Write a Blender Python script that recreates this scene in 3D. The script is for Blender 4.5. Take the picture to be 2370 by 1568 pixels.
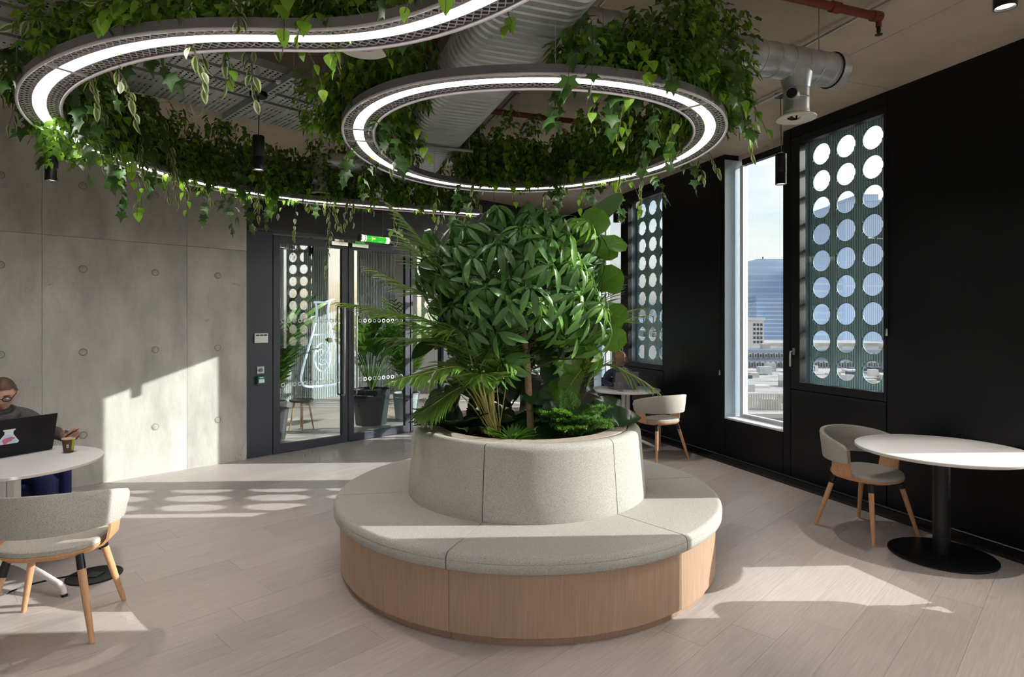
import bpy, bmesh, math, random
import numpy as np
from mathutils import Vector, Matrix

for o in list(bpy.data.objects):
    bpy.data.objects.remove(o, do_unlink=True)
SC = bpy.context.scene
COL = SC.collection
R = math.radians
random.seed(7)

# ------------------------------------------------------------------ camera
cam_d = bpy.data.cameras.new('camera')
cam_d.sensor_width = 36.0
cam_d.lens = 36.0 * 1395 / 2370
cam_d.shift_y = -43.0 / 2370
cam_d.clip_end = 3000
cam = bpy.data.objects.new('camera', cam_d)
COL.objects.link(cam)
cam.location = (0, 0, 1.63)
cam.rotation_euler = (R(90), 0, 0)
SC.camera = cam

# ------------------------------------------------------------------ view
SC.view_settings.view_transform = 'Standard'
SC.view_settings.look = 'None'
SC.view_settings.gamma = 1.0
SC.view_settings.use_curve_mapping = False
SC.view_settings.exposure = 2.56
SC.cycles.use_denoising = True
SC.cycles.use_adaptive_sampling = True
SC.cycles.adaptive_threshold = 0.06
SC.cycles.adaptive_min_samples = 12
SC.cycles.max_bounces = 6
SC.cycles.diffuse_bounces = 4
SC.cycles.glossy_bounces = 2
SC.cycles.transmission_bounces = 2
SC.cycles.transparent_max_bounces = 10
SC.cycles.caustics_reflective = False
SC.cycles.caustics_refractive = False
SC.cycles.sample_clamp_indirect = 6.0

# ------------------------------------------------------------------ sky
W = bpy.data.worlds.new('sky')
SC.world = W
W.use_nodes = True
nt = W.node_tree
nt.nodes.clear()
def wn(t, **k):
    n = nt.nodes.new(t)
    for a, b in k.items():
        setattr(n, a, b)
    return n
wout = wn('ShaderNodeOutputWorld')
wbg = wn('ShaderNodeBackground')
wtc = wn('ShaderNodeTexCoord')
wsky = wn('ShaderNodeTexSky', sky_type='NISHITA', sun_disc=False)
wsky.sun_elevation = math.radians(20.1); wsky.sun_rotation = math.radians(87.5)
wsky.dust_density = 3.5; wsky.altitude = 60
wmap = wn('ShaderNodeMapping')
wnoise = wn('ShaderNodeTexNoise')
wr2 = wn('ShaderNodeValToRGB')
whsv = wn('ShaderNodeHueSaturation')
wmix = wn('ShaderNodeMix', data_type='RGBA')
nt.links.new(wtc.outputs['Generated'], wmap.inputs[0])
wmap.inputs['Scale'].default_value = (2.2, 2.2, 7.0)
wmap.inputs['Location'].default_value = (0.3, 0.1, 0.55)
nt.links.new(wmap.outputs[0], wnoise.inputs['Vector'])
wnoise.inputs['Scale'].default_value = 1.6
wnoise.inputs['Detail'].default_value = 6
wnoise.inputs['Roughness'].default_value = 0.55
nt.links.new(wnoise.outputs['Fac'], wr2.inputs[0])
wr2.color_ramp.elements[0].position = 0.30
wr2.color_ramp.elements[1].position = 0.54
nt.links.new(wsky.outputs[0], whsv.inputs['Color'])
whsv.inputs['Saturation'].default_value = 0.12      # thin bright cloud
whsv.inputs['Value'].default_value = 1.15
nt.links.new(wr2.outputs[0], wmix.inputs['Factor'])
nt.links.new(wsky.outputs[0], wmix.inputs['A'])
nt.links.new(whsv.outputs[0], wmix.inputs['B'])
nt.links.new(wmix.outputs['Result'], wbg.inputs['Color'])
wbg.inputs['Strength'].default_value = 0.044
nt.links.new(wbg.outputs[0], wout.inputs[0])

# ------------------------------------------------------------------ sun (low, from the right)
SUN_AZ, SUN_EL = R(2.5), R(20.1)
sd = bpy.data.lights.new('sun', 'SUN')
sd.energy = 1.27
sd.angle = R(0.3)
sd.color = (1.0, 0.975, 0.94)
sun = bpy.data.objects.new('sun', sd)
COL.objects.link(sun)
sun.rotation_euler = Vector((math.cos(SUN_EL) * math.cos(SUN_AZ), math.cos(SUN_EL) * math.sin(SUN_AZ), math.sin(SUN_EL))).to_track_quat('Z', 'Y').to_euler()

# ================================================================== helpers
class MB:
    """collects geometry for one mesh object (world or local coordinates)"""
    def __init__(s):
        s.v = []; s.f = []; s.m = []
    def add(s, verts, faces, mi=0, M=None):
        b = len(s.v)
        if M is not None:
            verts = [M @ Vector(p) for p in verts]
        s.v.extend([tuple(p) for p in verts])
        s.f.extend([tuple(i + b for i in f) for f in faces])
        if isinstance(mi, int):
            s.m.extend([mi] * len(faces))
        else:
            s.m.extend(mi)
        return s
    def box(s, a, b, mi=0, M=None):
        (x0, y0, z0), (x1, y1, z1) = a, b
        v = [(x0, y0, z0), (x1, y0, z0), (x1, y1, z0), (x0, y1, z0), (x0, y0, z1), (x1, y0, z1), (x1, y1, z1), (x0, y1, z1)]
        f = [(0, 3, 2, 1), (4, 5, 6, 7), (0, 1, 5, 4), (1, 2, 6, 5), (2, 3, 7, 6), (3, 0, 4, 7)]
        return s.add(v, f, mi, M)
    def prism(s, poly, z0, z1, mi=0, M=None):
        n = len(poly)
        v = [(x, y, z0) for x, y in poly] + [(x, y, z1) for x, y in poly]
        f = [tuple(range(n - 1, -1, -1)), tuple(range(n, 2 * n))]
        f += [(i, (i + 1) % n, n + (i + 1) % n, n + i) for i in range(n)]
        return s.add(v, f, mi, M)
    def loft(s, secs, closed=True, caps=True, mi=0, M=None, loop=False):
        n = len(secs[0]); v = [p for sc in secs for p in sc]; f = []
        k = len(secs)
        for j in range(k if loop else k - 1):
            a = j * n; b = ((j + 1) % k) * n
            for i in range(n if closed else n - 1):
                i2 = (i + 1) % n
                f.append((a + i, a + i2, b + i2, b + i))
        if caps and not loop and closed:
            f.append(tuple(range(n - 1, -1, -1)))
            f.append(tuple(range((k - 1) * n, k * n)))
        return s.add(v, f, mi, M)
    def tube(s, path, r, n=8, mi=0, M=None, loop=False, caps=True):
        P = [Vector(p) for p in path]; k = len(P)
        rad = r if isinstance(r, (list, tuple)) else [r] * k
        secs = []; up = None
        for j in range(k):
            if loop:
                d = P[(j + 1) % k] - P[j - 1]
            else:
                d = P[min(j + 1, k - 1)] - P[max(j - 1, 0)]
            if d.length < 1e-9:
                d = Vector((0, 0, 1))
            d.normalize()
            if up is None:
                up = Vector((0, 0, 1)) if abs(d.z) < 0.9 else Vector((1, 0, 0))
            side = d.cross(up)
            if side.length < 1e-4:
                side = d.orthogonal()
            side.normalize(); u2 = side.cross(d).normalized(); up = u2
            secs.append([P[j] + (side * math.cos(2 * math.pi * i / n) + u2 * math.sin(2 * math.pi * i / n)) * rad[j] for i in range(n)])
        return s.loft(secs, True, caps, mi, M, loop)
    def cyl(s, c, r, z0, z1, n=24, mi=0, M=None, r2=None):
        r2 = r if r2 is None else r2
        a = [(c[0] + r * math.cos(2 * math.pi * i / n), c[1] + r * math.sin(2 * math.pi * i / n), z0) for i in range(n)]
        b = [(c[0] + r2 * math.cos(2 * math.pi * i / n), c[1] + r2 * math.sin(2 * math.pi * i / n), z1) for i in range(n)]
        return s.loft([a, b], True, True, mi, M)
    def lathe(s, prof, c=(0, 0, 0), n=48, mi=0, M=None, a0=0, a1=2 * math.pi, capends=False):
        full = abs(a1 - a0 - 2 * math.pi) < 1e-6
        k = n if full else n + 1
        v = []
        for i in range(k):
            a = a0 + (a1 - a0) * i / n
            for r, z in prof:
                v.append((c[0] + r * math.cos(a), c[1] + r * math.sin(a), c[2] + z))
        m = len(prof); f = []
        for i in range(n if full else k - 1):
            j = (i + 1) % k
            for q in range(m - 1):
                f.append((i * m + q, j * m + q, j * m + q + 1, i * m + q + 1))
        if capends and not full:
            f.append(tuple(range(m)))
            f.append(tuple((k - 1) * m + q for q in range(m - 1, -1, -1)))
        return s.add(v, f, mi, M)
    def build(s, name, mat, parent=None, smooth=False, world=True, bevel=0, angle=40):
        me = bpy.data.meshes.new(name)
        v = s.v
        if parent is not None and world:
            mw = MW[parent.name].inverted()
            v = [tuple(mw @ Vector(p)) for p in v]
        me.from_pydata(v, [], s.f)
        mats = mat if isinstance(mat, (list, tuple)) else [mat]
        for q in mats:
            me.materials.append(q)
        if len(mats) > 1:
            me.polygons.foreach_set('material_index', s.m)
        if smooth:
            me.polygons.foreach_set('use_smooth', [True] * len(me.polygons))
            try:
                me.set_sharp_from_angle(angle=R(angle))
            except Exception:
                pass
        me.update()
        return link(me, name, parent, bevel)

MW = {}
def link(me, name, parent=None, bevel=0):
    o = bpy.data.objects.new(name, me)
    COL.objects.link(o)
    if parent is not None:
        o.parent = parent
    else:
        MW[o.name] = Matrix.Identity(4)
    if bevel:
        m = o.modifiers.new('bevel', 'BEVEL')
        m.width = bevel; m.segments = 2; m.limit_method = 'ANGLE'; m.angle_limit = R(50)
    return o

def tag(o, label=None, cat=None, group=None, kind=None):
    if label: o['label'] = label
    if cat: o['category'] = cat
    if group: o['group'] = group
    if kind: o['kind'] = kind
    return o

def thing(name, label, cat, loc=(0, 0, 0), rotz=0.0, group=None, kind=None):
    o = bpy.data.objects.new(name, None)
    o.empty_display_size = 0.05
    COL.objects.link(o)
    o.location = loc; o.rotation_euler = (0, 0, rotz)
    MW[o.name] = Matrix.Translation(Vector(loc)) @ Matrix.Rotation(rotz, 4, 'Z')
    return tag(o, label, cat, group, kind)

def sub(o_parent, o):
    """make o's frame usable as a parent for sub-parts in world coordinates"""
    MW[o.name] = MW.get(o_parent.name, Matrix.Identity(4)).copy()
    return o

def copy_tree(o, parent=None):
    c = o.copy(); COL.objects.link(c)
    c.parent = parent
    for ch in o.children:
        copy_tree(ch, c)
    return c

def struct(name, mb, mat, parent=None, smooth=False, bevel=0, world=True):
    o = mb.build(name, mat, parent, smooth, world, bevel)
    if parent is None:
        o['kind'] = 'structure'
    return o

def basis(d, n):
    """matrix with y along d, z near n"""
    d = Vector(d).normalized(); n = Vector(n)
    x = d.cross(n)
    if x.length < 1e-4:
        x = d.orthogonal()
    x.normalize(); z = x.cross(d)
    return Matrix((x, d, z)).transposed().to_4x4()

def clip_poly(poly, lines):
    """clip convex polygon by half planes a*x+b*y<=c"""
    for a, b, c in lines:
        out = []
        for i in range(len(poly)):
            p, q = poly[i], poly[(i + 1) % len(poly)]
            dp = a * p[0] + b * p[1] - c; dq = a * q[0] + b * q[1] - c
            if dp <= 0: out.append(p)
            if dp * dq < 0:
                t = dp / (dp - dq)
                out.append((p[0] + t * (q[0] - p[0]), p[1] + t * (q[1] - p[1])))
        poly = out
        if len(poly) < 3: return []
    return poly

def resample(pts, step, closed):
    P = [Vector(p) for p in pts]; n = len(P); out = []
    def cr(a, b, c, d, t):
        return 0.5 * ((2 * b) + (c - a) * t + (2 * a - 5 * b + 4 * c - d) * t * t + (3 * b - a - 3 * c + d) * t ** 3)
    dense = []
    for i in range(n if closed else n - 1):
        g = (lambda k: P[k % n]) if closed else (lambda k: P[max(0, min(n - 1, k))])
        for q in range(12):
            dense.append(cr(g(i - 1), g(i), g(i + 1), g(i + 2), q / 12))
    dense.append(P[0] if closed else P[-1])
    L = [0]
    for i in range(1, len(dense)):
        L.append(L[-1] + (dense[i] - dense[i - 1]).length)
    k = max(2, int(round(L[-1] / step)))
    j = 0
    for i in range(k if closed else k + 1):
        t = L[-1] * i / k
        while j < len(L) - 2 and L[j + 1] < t: j += 1
        f = (t - L[j]) / max(1e-9, L[j + 1] - L[j])
        out.append(dense[j].lerp(dense[j + 1], min(1, max(0, f))))
    return out

# ================================================================== materials
MATS = {}
def mat(name, col, rough=0.5, metal=0.0, var=0.0, vscale=8.0, stretch=None, bump=0.0, bscale=None, rnd=0.0, col2=None,
        emit=None, estr=0.0, translucent=0.0, spec=0.5, alpha=None, detail=4.0, coat=0.0, contrast=None):
    m = bpy.data.materials.new(name); m.use_nodes = True
    t = m.node_tree; N = t.nodes; Lk = t.links
    b = N['Principled BSDF']; out = N['Material Output']
    b.inputs['Roughness'].default_value = rough
    b.inputs['Metallic'].default_value = metal
    b.inputs['Specular IOR Level'].default_value = spec
    b.inputs['Coat Weight'].default_value = coat
    c = (*col, 1)
    b.inputs['Base Color'].default_value = c
    src = None
    if var or bump or rnd or col2:
        tc = N.new('ShaderNodeTexCoord')
        mp = N.new('ShaderNodeMapping')
        Lk.new(tc.outputs['Object'], mp.inputs[0])
        if stretch: mp.inputs['Scale'].default_value = stretch
        oi = N.new('ShaderNodeObjectInfo')
        add = N.new('ShaderNodeVectorMath'); add.operation = 'ADD'
        mul = N.new('ShaderNodeMath'); mul.operation = 'MULTIPLY'; mul.inputs[1].default_value = 37.0 if rnd else 0.0
        Lk.new(oi.outputs['Random'], mul.inputs[0])
        Lk.new(mp.outputs[0], add.inputs[0]); Lk.new(mul.outputs[0], add.inputs[1])
        nz = N.new('ShaderNodeTexNoise'); nz.inputs['Scale'].default_value = vscale; nz.inputs['Detail'].default_value = detail
        nz.inputs['Roughness'].default_value = 0.6
        Lk.new(add.outputs[0], nz.inputs['Vector'])
        mix = N.new('ShaderNodeMix'); mix.data_type = 'RGBA'
        a2 = tuple(x * (1 - var) for x in col); b2 = col2 if col2 else tuple(min(1, x * (1 + var)) for x in col)
        mix.inputs['A'].default_value = (*(col if col2 else a2), 1); mix.inputs['B'].default_value = (*b2, 1)
        rp = N.new('ShaderNodeMapRange')
        lo, hi = contrast or (0.3, 0.7)
        rp.inputs['From Min'].default_value = lo; rp.inputs['From Max'].default_value = hi
        Lk.new(nz.outputs['Fac'], rp.inputs['Value'])
        Lk.new(rp.outputs[0], mix.inputs['Factor'])
        src = mix.outputs['Result']
        if rnd:
            hv = N.new('ShaderNodeHueSaturation')
            mr = N.new('ShaderNodeMapRange'); mr.inputs['To Min'].default_value = 1 - rnd; mr.inputs['To Max'].default_value = 1 + rnd
            Lk.new(oi.outputs['Random'], mr.inputs['Value']); Lk.new(mr.outputs[0], hv.inputs['Value'])
            Lk.new(src, hv.inputs['Color']); src = hv.outputs['Color']
        Lk.new(src, b.inputs['Base Color'])
        if bump:
            bn = N.new('ShaderNodeBump'); bn.inputs['Strength'].default_value = bump; bn.inputs['Distance'].default_value = 0.01
            if bscale:
                nz2 = N.new('ShaderNodeTexNoise'); nz2.inputs['Scale'].default_value = bscale; nz2.inputs['Detail'].default_value = 2
                Lk.new(add.outputs[0], nz2.inputs['Vector']); Lk.new(nz2.outputs['Fac'], bn.inputs['Height'])
            else:
                Lk.new(nz.outputs['Fac'], bn.inputs['Height'])
            Lk.new(bn.outputs[0], b.inputs['Normal'])
    if emit:
        b.inputs['Emission Color'].default_value = (*emit, 1); b.inputs['Emission Strength'].default_value = estr
    if translucent:
        tr = N.new('ShaderNodeBsdfTranslucent'); tr.inputs[0].default_value = (min(1, col[0] * 1.6), min(1, col[1] * 1.7), col[2] * 0.8, 1)
        mx = N.new('ShaderNodeMixShader'); mx.inputs[0].default_value = translucent
        Lk.new(b.outputs[0], mx.inputs[1]); Lk.new(tr.outputs[0], mx.inputs[2]); Lk.new(mx.outputs[0], out.inputs[0])
    MATS[name] = m
    return m

def glass(name, tint=(0.95, 0.98, 0.97), f0=0.05, rough=0.0):
    """clear sheet: straight-through tint plus Schlick mirror reflection on both faces"""
    m = bpy.data.materials.new(name); m.use_nodes = True
    t = m.node_tree; N = t.nodes; N.clear()
    out = N.new('ShaderNodeOutputMaterial'); mx = N.new('ShaderNodeMixShader')
    tr = N.new('ShaderNodeBsdfTransparent'); gl = N.new('ShaderNodeBsdfGlossy'); lw = N.new('ShaderNodeLayerWeight')
    tr.inputs[0].default_value = (*tint, 1); gl.inputs['Roughness'].default_value = rough
    pw = N.new('ShaderNodeMath'); pw.operation = 'POWER'; pw.inputs[1].default_value = 5.0
    mu = N.new('ShaderNodeMath'); mu.operation = 'MULTIPLY_ADD'; mu.inputs[1].default_value = 1 - f0; mu.inputs[2].default_value = f0
    lw.inputs['Blend'].default_value = 0.5
    t.links.new(lw.outputs['Facing'], pw.inputs[0]); t.links.new(pw.outputs[0], mu.inputs[0]); t.links.new(mu.outputs[0], mx.inputs[0])
    t.links.new(tr.outputs[0], mx.inputs[1]); t.links.new(gl.outputs[0], mx.inputs[2]); t.links.new(mx.outputs[0], out.inputs[0])
    MATS[name] = m
    return m

CONC = mat('concrete_wall', (0.475, 0.465, 0.43), 0.75, var=0.27, vscale=2.2, stretch=(1.6, 1.6, 0.6), bump=0.15, bscale=26, rnd=0.05, detail=12, contrast=(0.28, 0.72))
CONC_C = mat('concrete_ceiling', (0.55, 0.46, 0.36), 0.85, var=0.16, vscale=1.4, bump=0.1, bscale=30, detail=9)
PLUG = mat('concrete_plug', (0.40, 0.385, 0.34), 0.8, var=0.1, vscale=20)
PLANK = mat('floor_plank', (0.50, 0.455, 0.43), 0.42, var=0.13, vscale=4.5, stretch=(0.9, 22, 1), bump=0.04, rnd=0.06, detail=10, contrast=(0.3, 0.72))
SCREED = mat('floor_joint', (0.22, 0.195, 0.175), 0.8)
BLACK = mat('black_panel', (0.0055, 0.0055, 0.007), 0.34, var=0.1, vscale=3, spec=0.28)
BLACK2 = mat('black_metal', (0.006, 0.006, 0.007), 0.35, spec=0.4)
TRENCH = mat('trench_grille', (0.02, 0.017, 0.016), 0.4)
SLATE = mat('slate_door_frame', (0.032, 0.038, 0.055), 0.42)
SLATE_D = mat('dark_header_panel', (0.012, 0.012, 0.016), 0.5)
REVEAL = mat('reveal_aluminium', (0.42, 0.53, 0.60), 0.45)
WFRAME = mat('white_frame', (0.75, 0.76, 0.78), 0.4)
TEAL = mat('perforated_teal', (0.18, 0.35, 0.40), 0.45)
TEAL2 = mat('perforated_rib', (0.56, 0.76, 0.80), 0.4)
GLASS = glass('window_glass', (0.97, 0.99, 0.985), 0.03)
GLASS_D = glass('door_glass', (0.94, 0.98, 0.98), 0.09)
GLASS_S = glass('drinking_glass', (0.93, 0.95, 0.96), 0.08)
FABRIC = mat('pale_felt', (0.46, 0.445, 0.405), 0.95, var=0.30, vscale=230, bump=0.22, bscale=420, spec=0.1, detail=2)
FABRIC_C = mat('chair_felt', (0.43, 0.415, 0.375), 0.95, var=0.30, vscale=240, bump=0.22, bscale=420, spec=0.1, detail=2)
VENEER = mat('oak_veneer', (0.44, 0.29, 0.195), 0.5, var=0.14, vscale=5, stretch=(26, 26, 0.8), rnd=0.04, detail=6)
PLINTH = mat('oak_plinth', (0.36, 0.235, 0.165), 0.5, var=0.12, vscale=5, stretch=(26, 26, 0.8))
RIMWOOD = mat('planter_rim', (0.50, 0.42, 0.35), 0.6, var=0.1, vscale=6, stretch=(8, 8, 1))
OAK = mat('chair_oak', (0.60, 0.33, 0.165), 0.42, var=0.14, vscale=6, stretch=(14, 14, 1.2), detail=6)
SOIL = mat('bark_soil', (0.035, 0.02, 0.012), 0.95, var=0.6, vscale=60, bump=1.0, bscale=70)
WHITE_TOP = mat('white_laminate', (0.72, 0.72, 0.73), 0.35)
EDGE = mat('laminate_edge', (0.62, 0.58, 0.53), 0.5)
WHITE_M = mat('white_powdercoat', (0.70, 0.69, 0.67), 0.4)
GALV = mat('galvanised_steel', (0.56, 0.58, 0.60), 0.36, 0.6, var=0.22, vscale=7, bump=0.04, bscale=30)
DUCTM = mat('duct_steel', (0.58, 0.60, 0.61), 0.42, 0.5, var=0.08, vscale=3)
GALV_T = mat('cable_tray_steel', (0.48, 0.50, 0.49), 0.45, 0.7, var=0.15, vscale=10)
DIFFW = mat('white_diffuser', (0.72, 0.69, 0.64), 0.5)
RED = mat('sprinkler_red', (0.16, 0.028, 0.018), 0.45)
STEEL = mat('brushed_steel', (0.60, 0.60, 0.60), 0.3, 0.95)
HOLE_SHADE = mat('hole_shade', (0.01, 0.01, 0.01), 0.6)  # near-black stands in for the shade inside slots and openings
LED = mat('led_diffuser', (0.9, 0.88, 0.88), 0.5, emit=(1.0, 0.92, 0.95), estr=2.5)
LAMPGLOW = mat('lamp_glow', (0.9, 0.88, 0.85), 0.5, emit=(1.0, 0.9, 0.82), estr=0.6)
RIM_M = mat('ring_rim', (0.74, 0.70, 0.73), 0.4, 0.2)
RIM_D = mat('ring_side', (0.20, 0.19, 0.21), 0.5)
MESHM = mat('expanded_mesh', (0.72, 0.69, 0.72), 0.45, 0.2)
NAVY = mat('navy_fabric', (0.008, 0.015, 0.085), 0.9, var=0.2, vscale=200)
SKIN = mat('skin', (0.50, 0.29, 0.21), 0.55, var=0.06, vscale=15)
HAIR_B = mat('brown_hair', (0.07, 0.032, 0.022), 0.6, var=0.3, vscale=60, stretch=(1, 1, 6))
HAIR_Y = mat('blonde_hair', (0.58, 0.38, 0.18), 0.5, var=0.3, vscale=50, stretch=(6, 6, 1))
HOODIE = mat('grey_hoodie', (0.075, 0.07, 0.075), 0.95, var=0.2, vscale=90)
DARKTOP = mat('charcoal_top', (0.02, 0.02, 0.027), 0.9)
BLUETOP = mat('blue_grey_top', (0.10, 0.12, 0.20), 0.9)
PLASTIC_B = mat('black_plastic', (0.005, 0.005, 0.006), 0.45, spec=0.3)
LAP_G = mat('grey_laptop', (0.20, 0.18, 0.19), 0.35, 0.3)
WHITE_P = mat('white_plastic', (0.75, 0.75, 0.72), 0.4)
GREEN_P = mat('green_plastic', (0.01, 0.16, 0.12), 0.4)
TEALBTN = mat('teal_button', (0.02, 0.2, 0.25), 0.3)
CUP = mat('kraft_brown', (0.09, 0.045, 0.03), 0.7)
CUPG = mat('cup_green', (0.33, 0.42, 0.03), 0.7)
CUPRIM = mat('cup_rim', (0.62, 0.45, 0.32), 0.6)
PAPER = mat('paper_white', (0.8, 0.8, 0.78), 0.6)
STK_B = mat('sticker_blue', (0.50, 0.68, 0.80), 0.5)
STK_P = mat('sticker_pink', (0.65, 0.16, 0.28), 0.5)
FROST = mat('frosted_dot', (0.75, 0.8, 0.82), 0.6)
NEON = mat('neon_tube', (0.8, 0.88, 0.95), 0.4, emit=(0.75, 0.87, 1.0), estr=0.12)
SIGN_G = mat('sign_green', (0.02, 0.25, 0.03), 0.4, emit=(0.03, 0.45, 0.05), estr=0.2)
SIGN_Y = mat('sign_yellow', (0.8, 0.5, 0.02), 0.4, emit=(1.0, 0.62, 0.05), estr=0.35)
SIGN_W = mat('sign_glow', (0.9, 0.75, 0.6), 0.4, emit=(1.0, 0.72, 0.48), estr=0.35)
# foliage
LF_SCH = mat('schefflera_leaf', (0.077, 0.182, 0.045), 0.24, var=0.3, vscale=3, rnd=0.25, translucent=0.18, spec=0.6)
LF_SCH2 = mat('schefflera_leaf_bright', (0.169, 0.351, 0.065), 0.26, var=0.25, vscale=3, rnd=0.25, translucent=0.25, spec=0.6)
LF_PALM = mat('palm_leaf', (0.156, 0.286, 0.058), 0.4, var=0.3, vscale=2, rnd=0.25, translucent=0.25)
VEIN = mat('leaf_vein', (0.30, 0.40, 0.12), 0.5)
SOFFJ = mat('soffit_joint', (0.42, 0.36, 0.30), 0.9)
LF_PALMY = mat('palm_stem', (0.62, 0.54, 0.17), 0.5, var=0.3, vscale=12)
LF_FIG = mat('fig_leaf', (0.132, 0.276, 0.042), 0.32, var=0.25, vscale=9, rnd=0.2, translucent=0.45, bump=0.1)
LF_BAN = mat('banana_leaf', (0.058, 0.137, 0.033), 0.35, var=0.25, vscale=20, stretch=(1, 14, 1), rnd=0.1, translucent=0.2)
LF_FERN = mat('fern_frond', (0.14, 0.30, 0.06), 0.5, var=0.25, vscale=8, rnd=0.15, translucent=0.3)
LF_BUSH = mat('small_bush_leaf', (0.13, 0.29, 0.05), 0.45, var=0.3, vscale=30, translucent=0.2)
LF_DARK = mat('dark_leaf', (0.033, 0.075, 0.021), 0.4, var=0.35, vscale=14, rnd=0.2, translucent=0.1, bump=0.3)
LF_PH = mat('pothos_leaf', (0.216, 0.419, 0.041), 0.35, var=0.3, vscale=20, rnd=0.35, translucent=0.3)
LF_IVY = mat('ivy_leaf', (0.065, 0.152, 0.036), 0.4, var=0.3, vscale=20, rnd=0.35, translucent=0.2)
LF_TR = mat('tradescantia_stripe', (0.480, 0.504, 0.240), 0.4, rnd=0.2, var=0.1, vscale=10, translucent=0.2)
LF_TRD = mat('tradescantia_green', (0.078, 0.156, 0.046), 0.4, rnd=0.25, var=0.1, vscale=10, translucent=0.2)
LF_MASS = mat('dense_foliage', (0.095, 0.205, 0.032), 0.45, var=0.45, vscale=9, rnd=0.3, translucent=0.25)
LF_MASS2 = mat('dense_foliage_light', (0.20, 0.36, 0.045), 0.45, var=0.4, vscale=9, rnd=0.3, translucent=0.28)
LF_MASS3 = mat('dense_foliage_lime', (0.270, 0.486, 0.047), 0.45, var=0.3, vscale=9, rnd=0.3, translucent=0.3)
STEM = mat('vine_stem', (0.10, 0.10, 0.04), 0.7)
BARK = mat('tan_bark', (0.36, 0.24, 0.14), 0.8, var=0.3, vscale=25, stretch=(1, 1, 3), bump=0.4)
BARK_D = mat('dark_bark', (0.10, 0.07, 0.045), 0.85, var=0.3, vscale=25)
POT_D = mat('charcoal_pot', (0.035, 0.045, 0.05), 0.6)
POT_W = mat('pale_pot', (0.45, 0.50, 0.49), 0.6)
# ================================================================== room frames
# window wall: W0 + w*s + n*out ; left/door wall: L0 + u*t + r*inn (r points into the room)
W0 = Vector((5.012, 0)); w_ = Vector((-0.3336, 0.9427)); n_ = Vector((0.9427, 0.3336))
L0 = Vector((-3.098, 7.04)); u_ = Vector((0.6975, 0.7165)); r_ = Vector((0.7165, -0.6975))
HC = 3.58
def WP(s, out, z):
    p = W0 + w_ * s + n_ * out
    return (p.x, p.y, z)
def LP(t, inn, z):
    p = L0 + u_ * t + r_ * inn
    return (p.x, p.y, z)
MWALL = Matrix(((w_.x, n_.x, 0, W0.x), (w_.y, n_.y, 0, W0.y), (0, 0, 1, 0), (0, 0, 0, 1)))     # local (s, out, z)
MLEFT = Matrix(((u_.x, r_.x, 0, L0.x), (u_.y, r_.y, 0, L0.y), (0, 0, 1, 0), (0, 0, 0, 1)))     # local (t, inn, z)
def S(y): return y / 0.9427
S_APEX = S(11.27); T_APEX = 5.90
BACK_Y = -5.0

# ------------------------------------------------------------------ floor: slab + planks
fl = MB(); fl.prism([(-16, -6), (6.5, -6), (6.5, 0), (-1.6, 21), (-16, 21)], -0.30, -0.013)
floor = struct('floor', fl, SCREED)
FROT = math.atan2(u_.y, u_.x)
PW, PL = 0.235, 1.52
RF = Matrix.Rotation(FROT, 4, 'Z')
lines = [(n_.x, n_.y, n_.dot(W0) - 0.175), (0, -1, 4.9), (0, 1, 20), (-1, 0, 11)]
near, rest = [], []
random.seed(3)
for iv in range(-60, 60):
    off = random.random() * PL
    for iu in range(-14, 22):
        a0 = iu * PL + off; b0 = iv * PW
        poly = [(a0, b0), (a0 + PL - 0.0011, b0), (a0 + PL - 0.0011, b0 + PW - 0.0010), (a0, b0 + PW - 0.0010)]
        wp = [tuple((RF @ Vector((x, y, 0))).xy) for x, y in poly]
        cx = sum(p[0] for p in wp) / 4; cy = sum(p[1] for p in wp) / 4
        if cy < -5.6 or cy > 20.5 or cx < -11 or cx > 6.8: continue
        cp = clip_poly(wp, lines)
        if len(cp) < 3: continue
        beyond = (Vector((cx, cy)) - L0).dot(r_) < 0
        vis = cy > 2.5 and abs(cx) < 0.88 * cy + 0.7 and not beyond
        key = math.hypot(cx, cy) if vis else 100 + cy
        (near if vis else rest).append((key, cp))
near.sort(key=lambda q: q[0])
rest += near[300:]; near = near[:300]
RFi = RF.inverted()
random.seed(4)
for key, cp in near:
    lp = [(RFi @ Vector((x, y, 0))).xy for x, y in cp]
    cx = sum(p.x for p in lp) / len(lp); cy = sum(p.y for p in lp) / len(lp)
    mb = MB(); mb.prism([(p.x - cx, p.y - cy) for p in lp], -0.012, random.uniform(-0.0005, 0.0))
    o = mb.build('plank', PLANK, floor, world=False)
    c = RF @ Vector((cx, cy, 0)); o.location = (c.x, c.y, 0); o.rotation_euler = (0, 0, FROT)
mb = MB()
for key, cp in rest:
    lp = [(RFi @ Vector((x, y, 0))).xy for x, y in cp]
    mb.prism([(p.x, p.y) for p in lp], -0.012, random.uniform(-0.0006, 0.0))
o = mb.build('planking', PLANK, floor, world=False); o.rotation_euler = (0, 0, FROT); o['kind'] = 'stuff'

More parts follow.
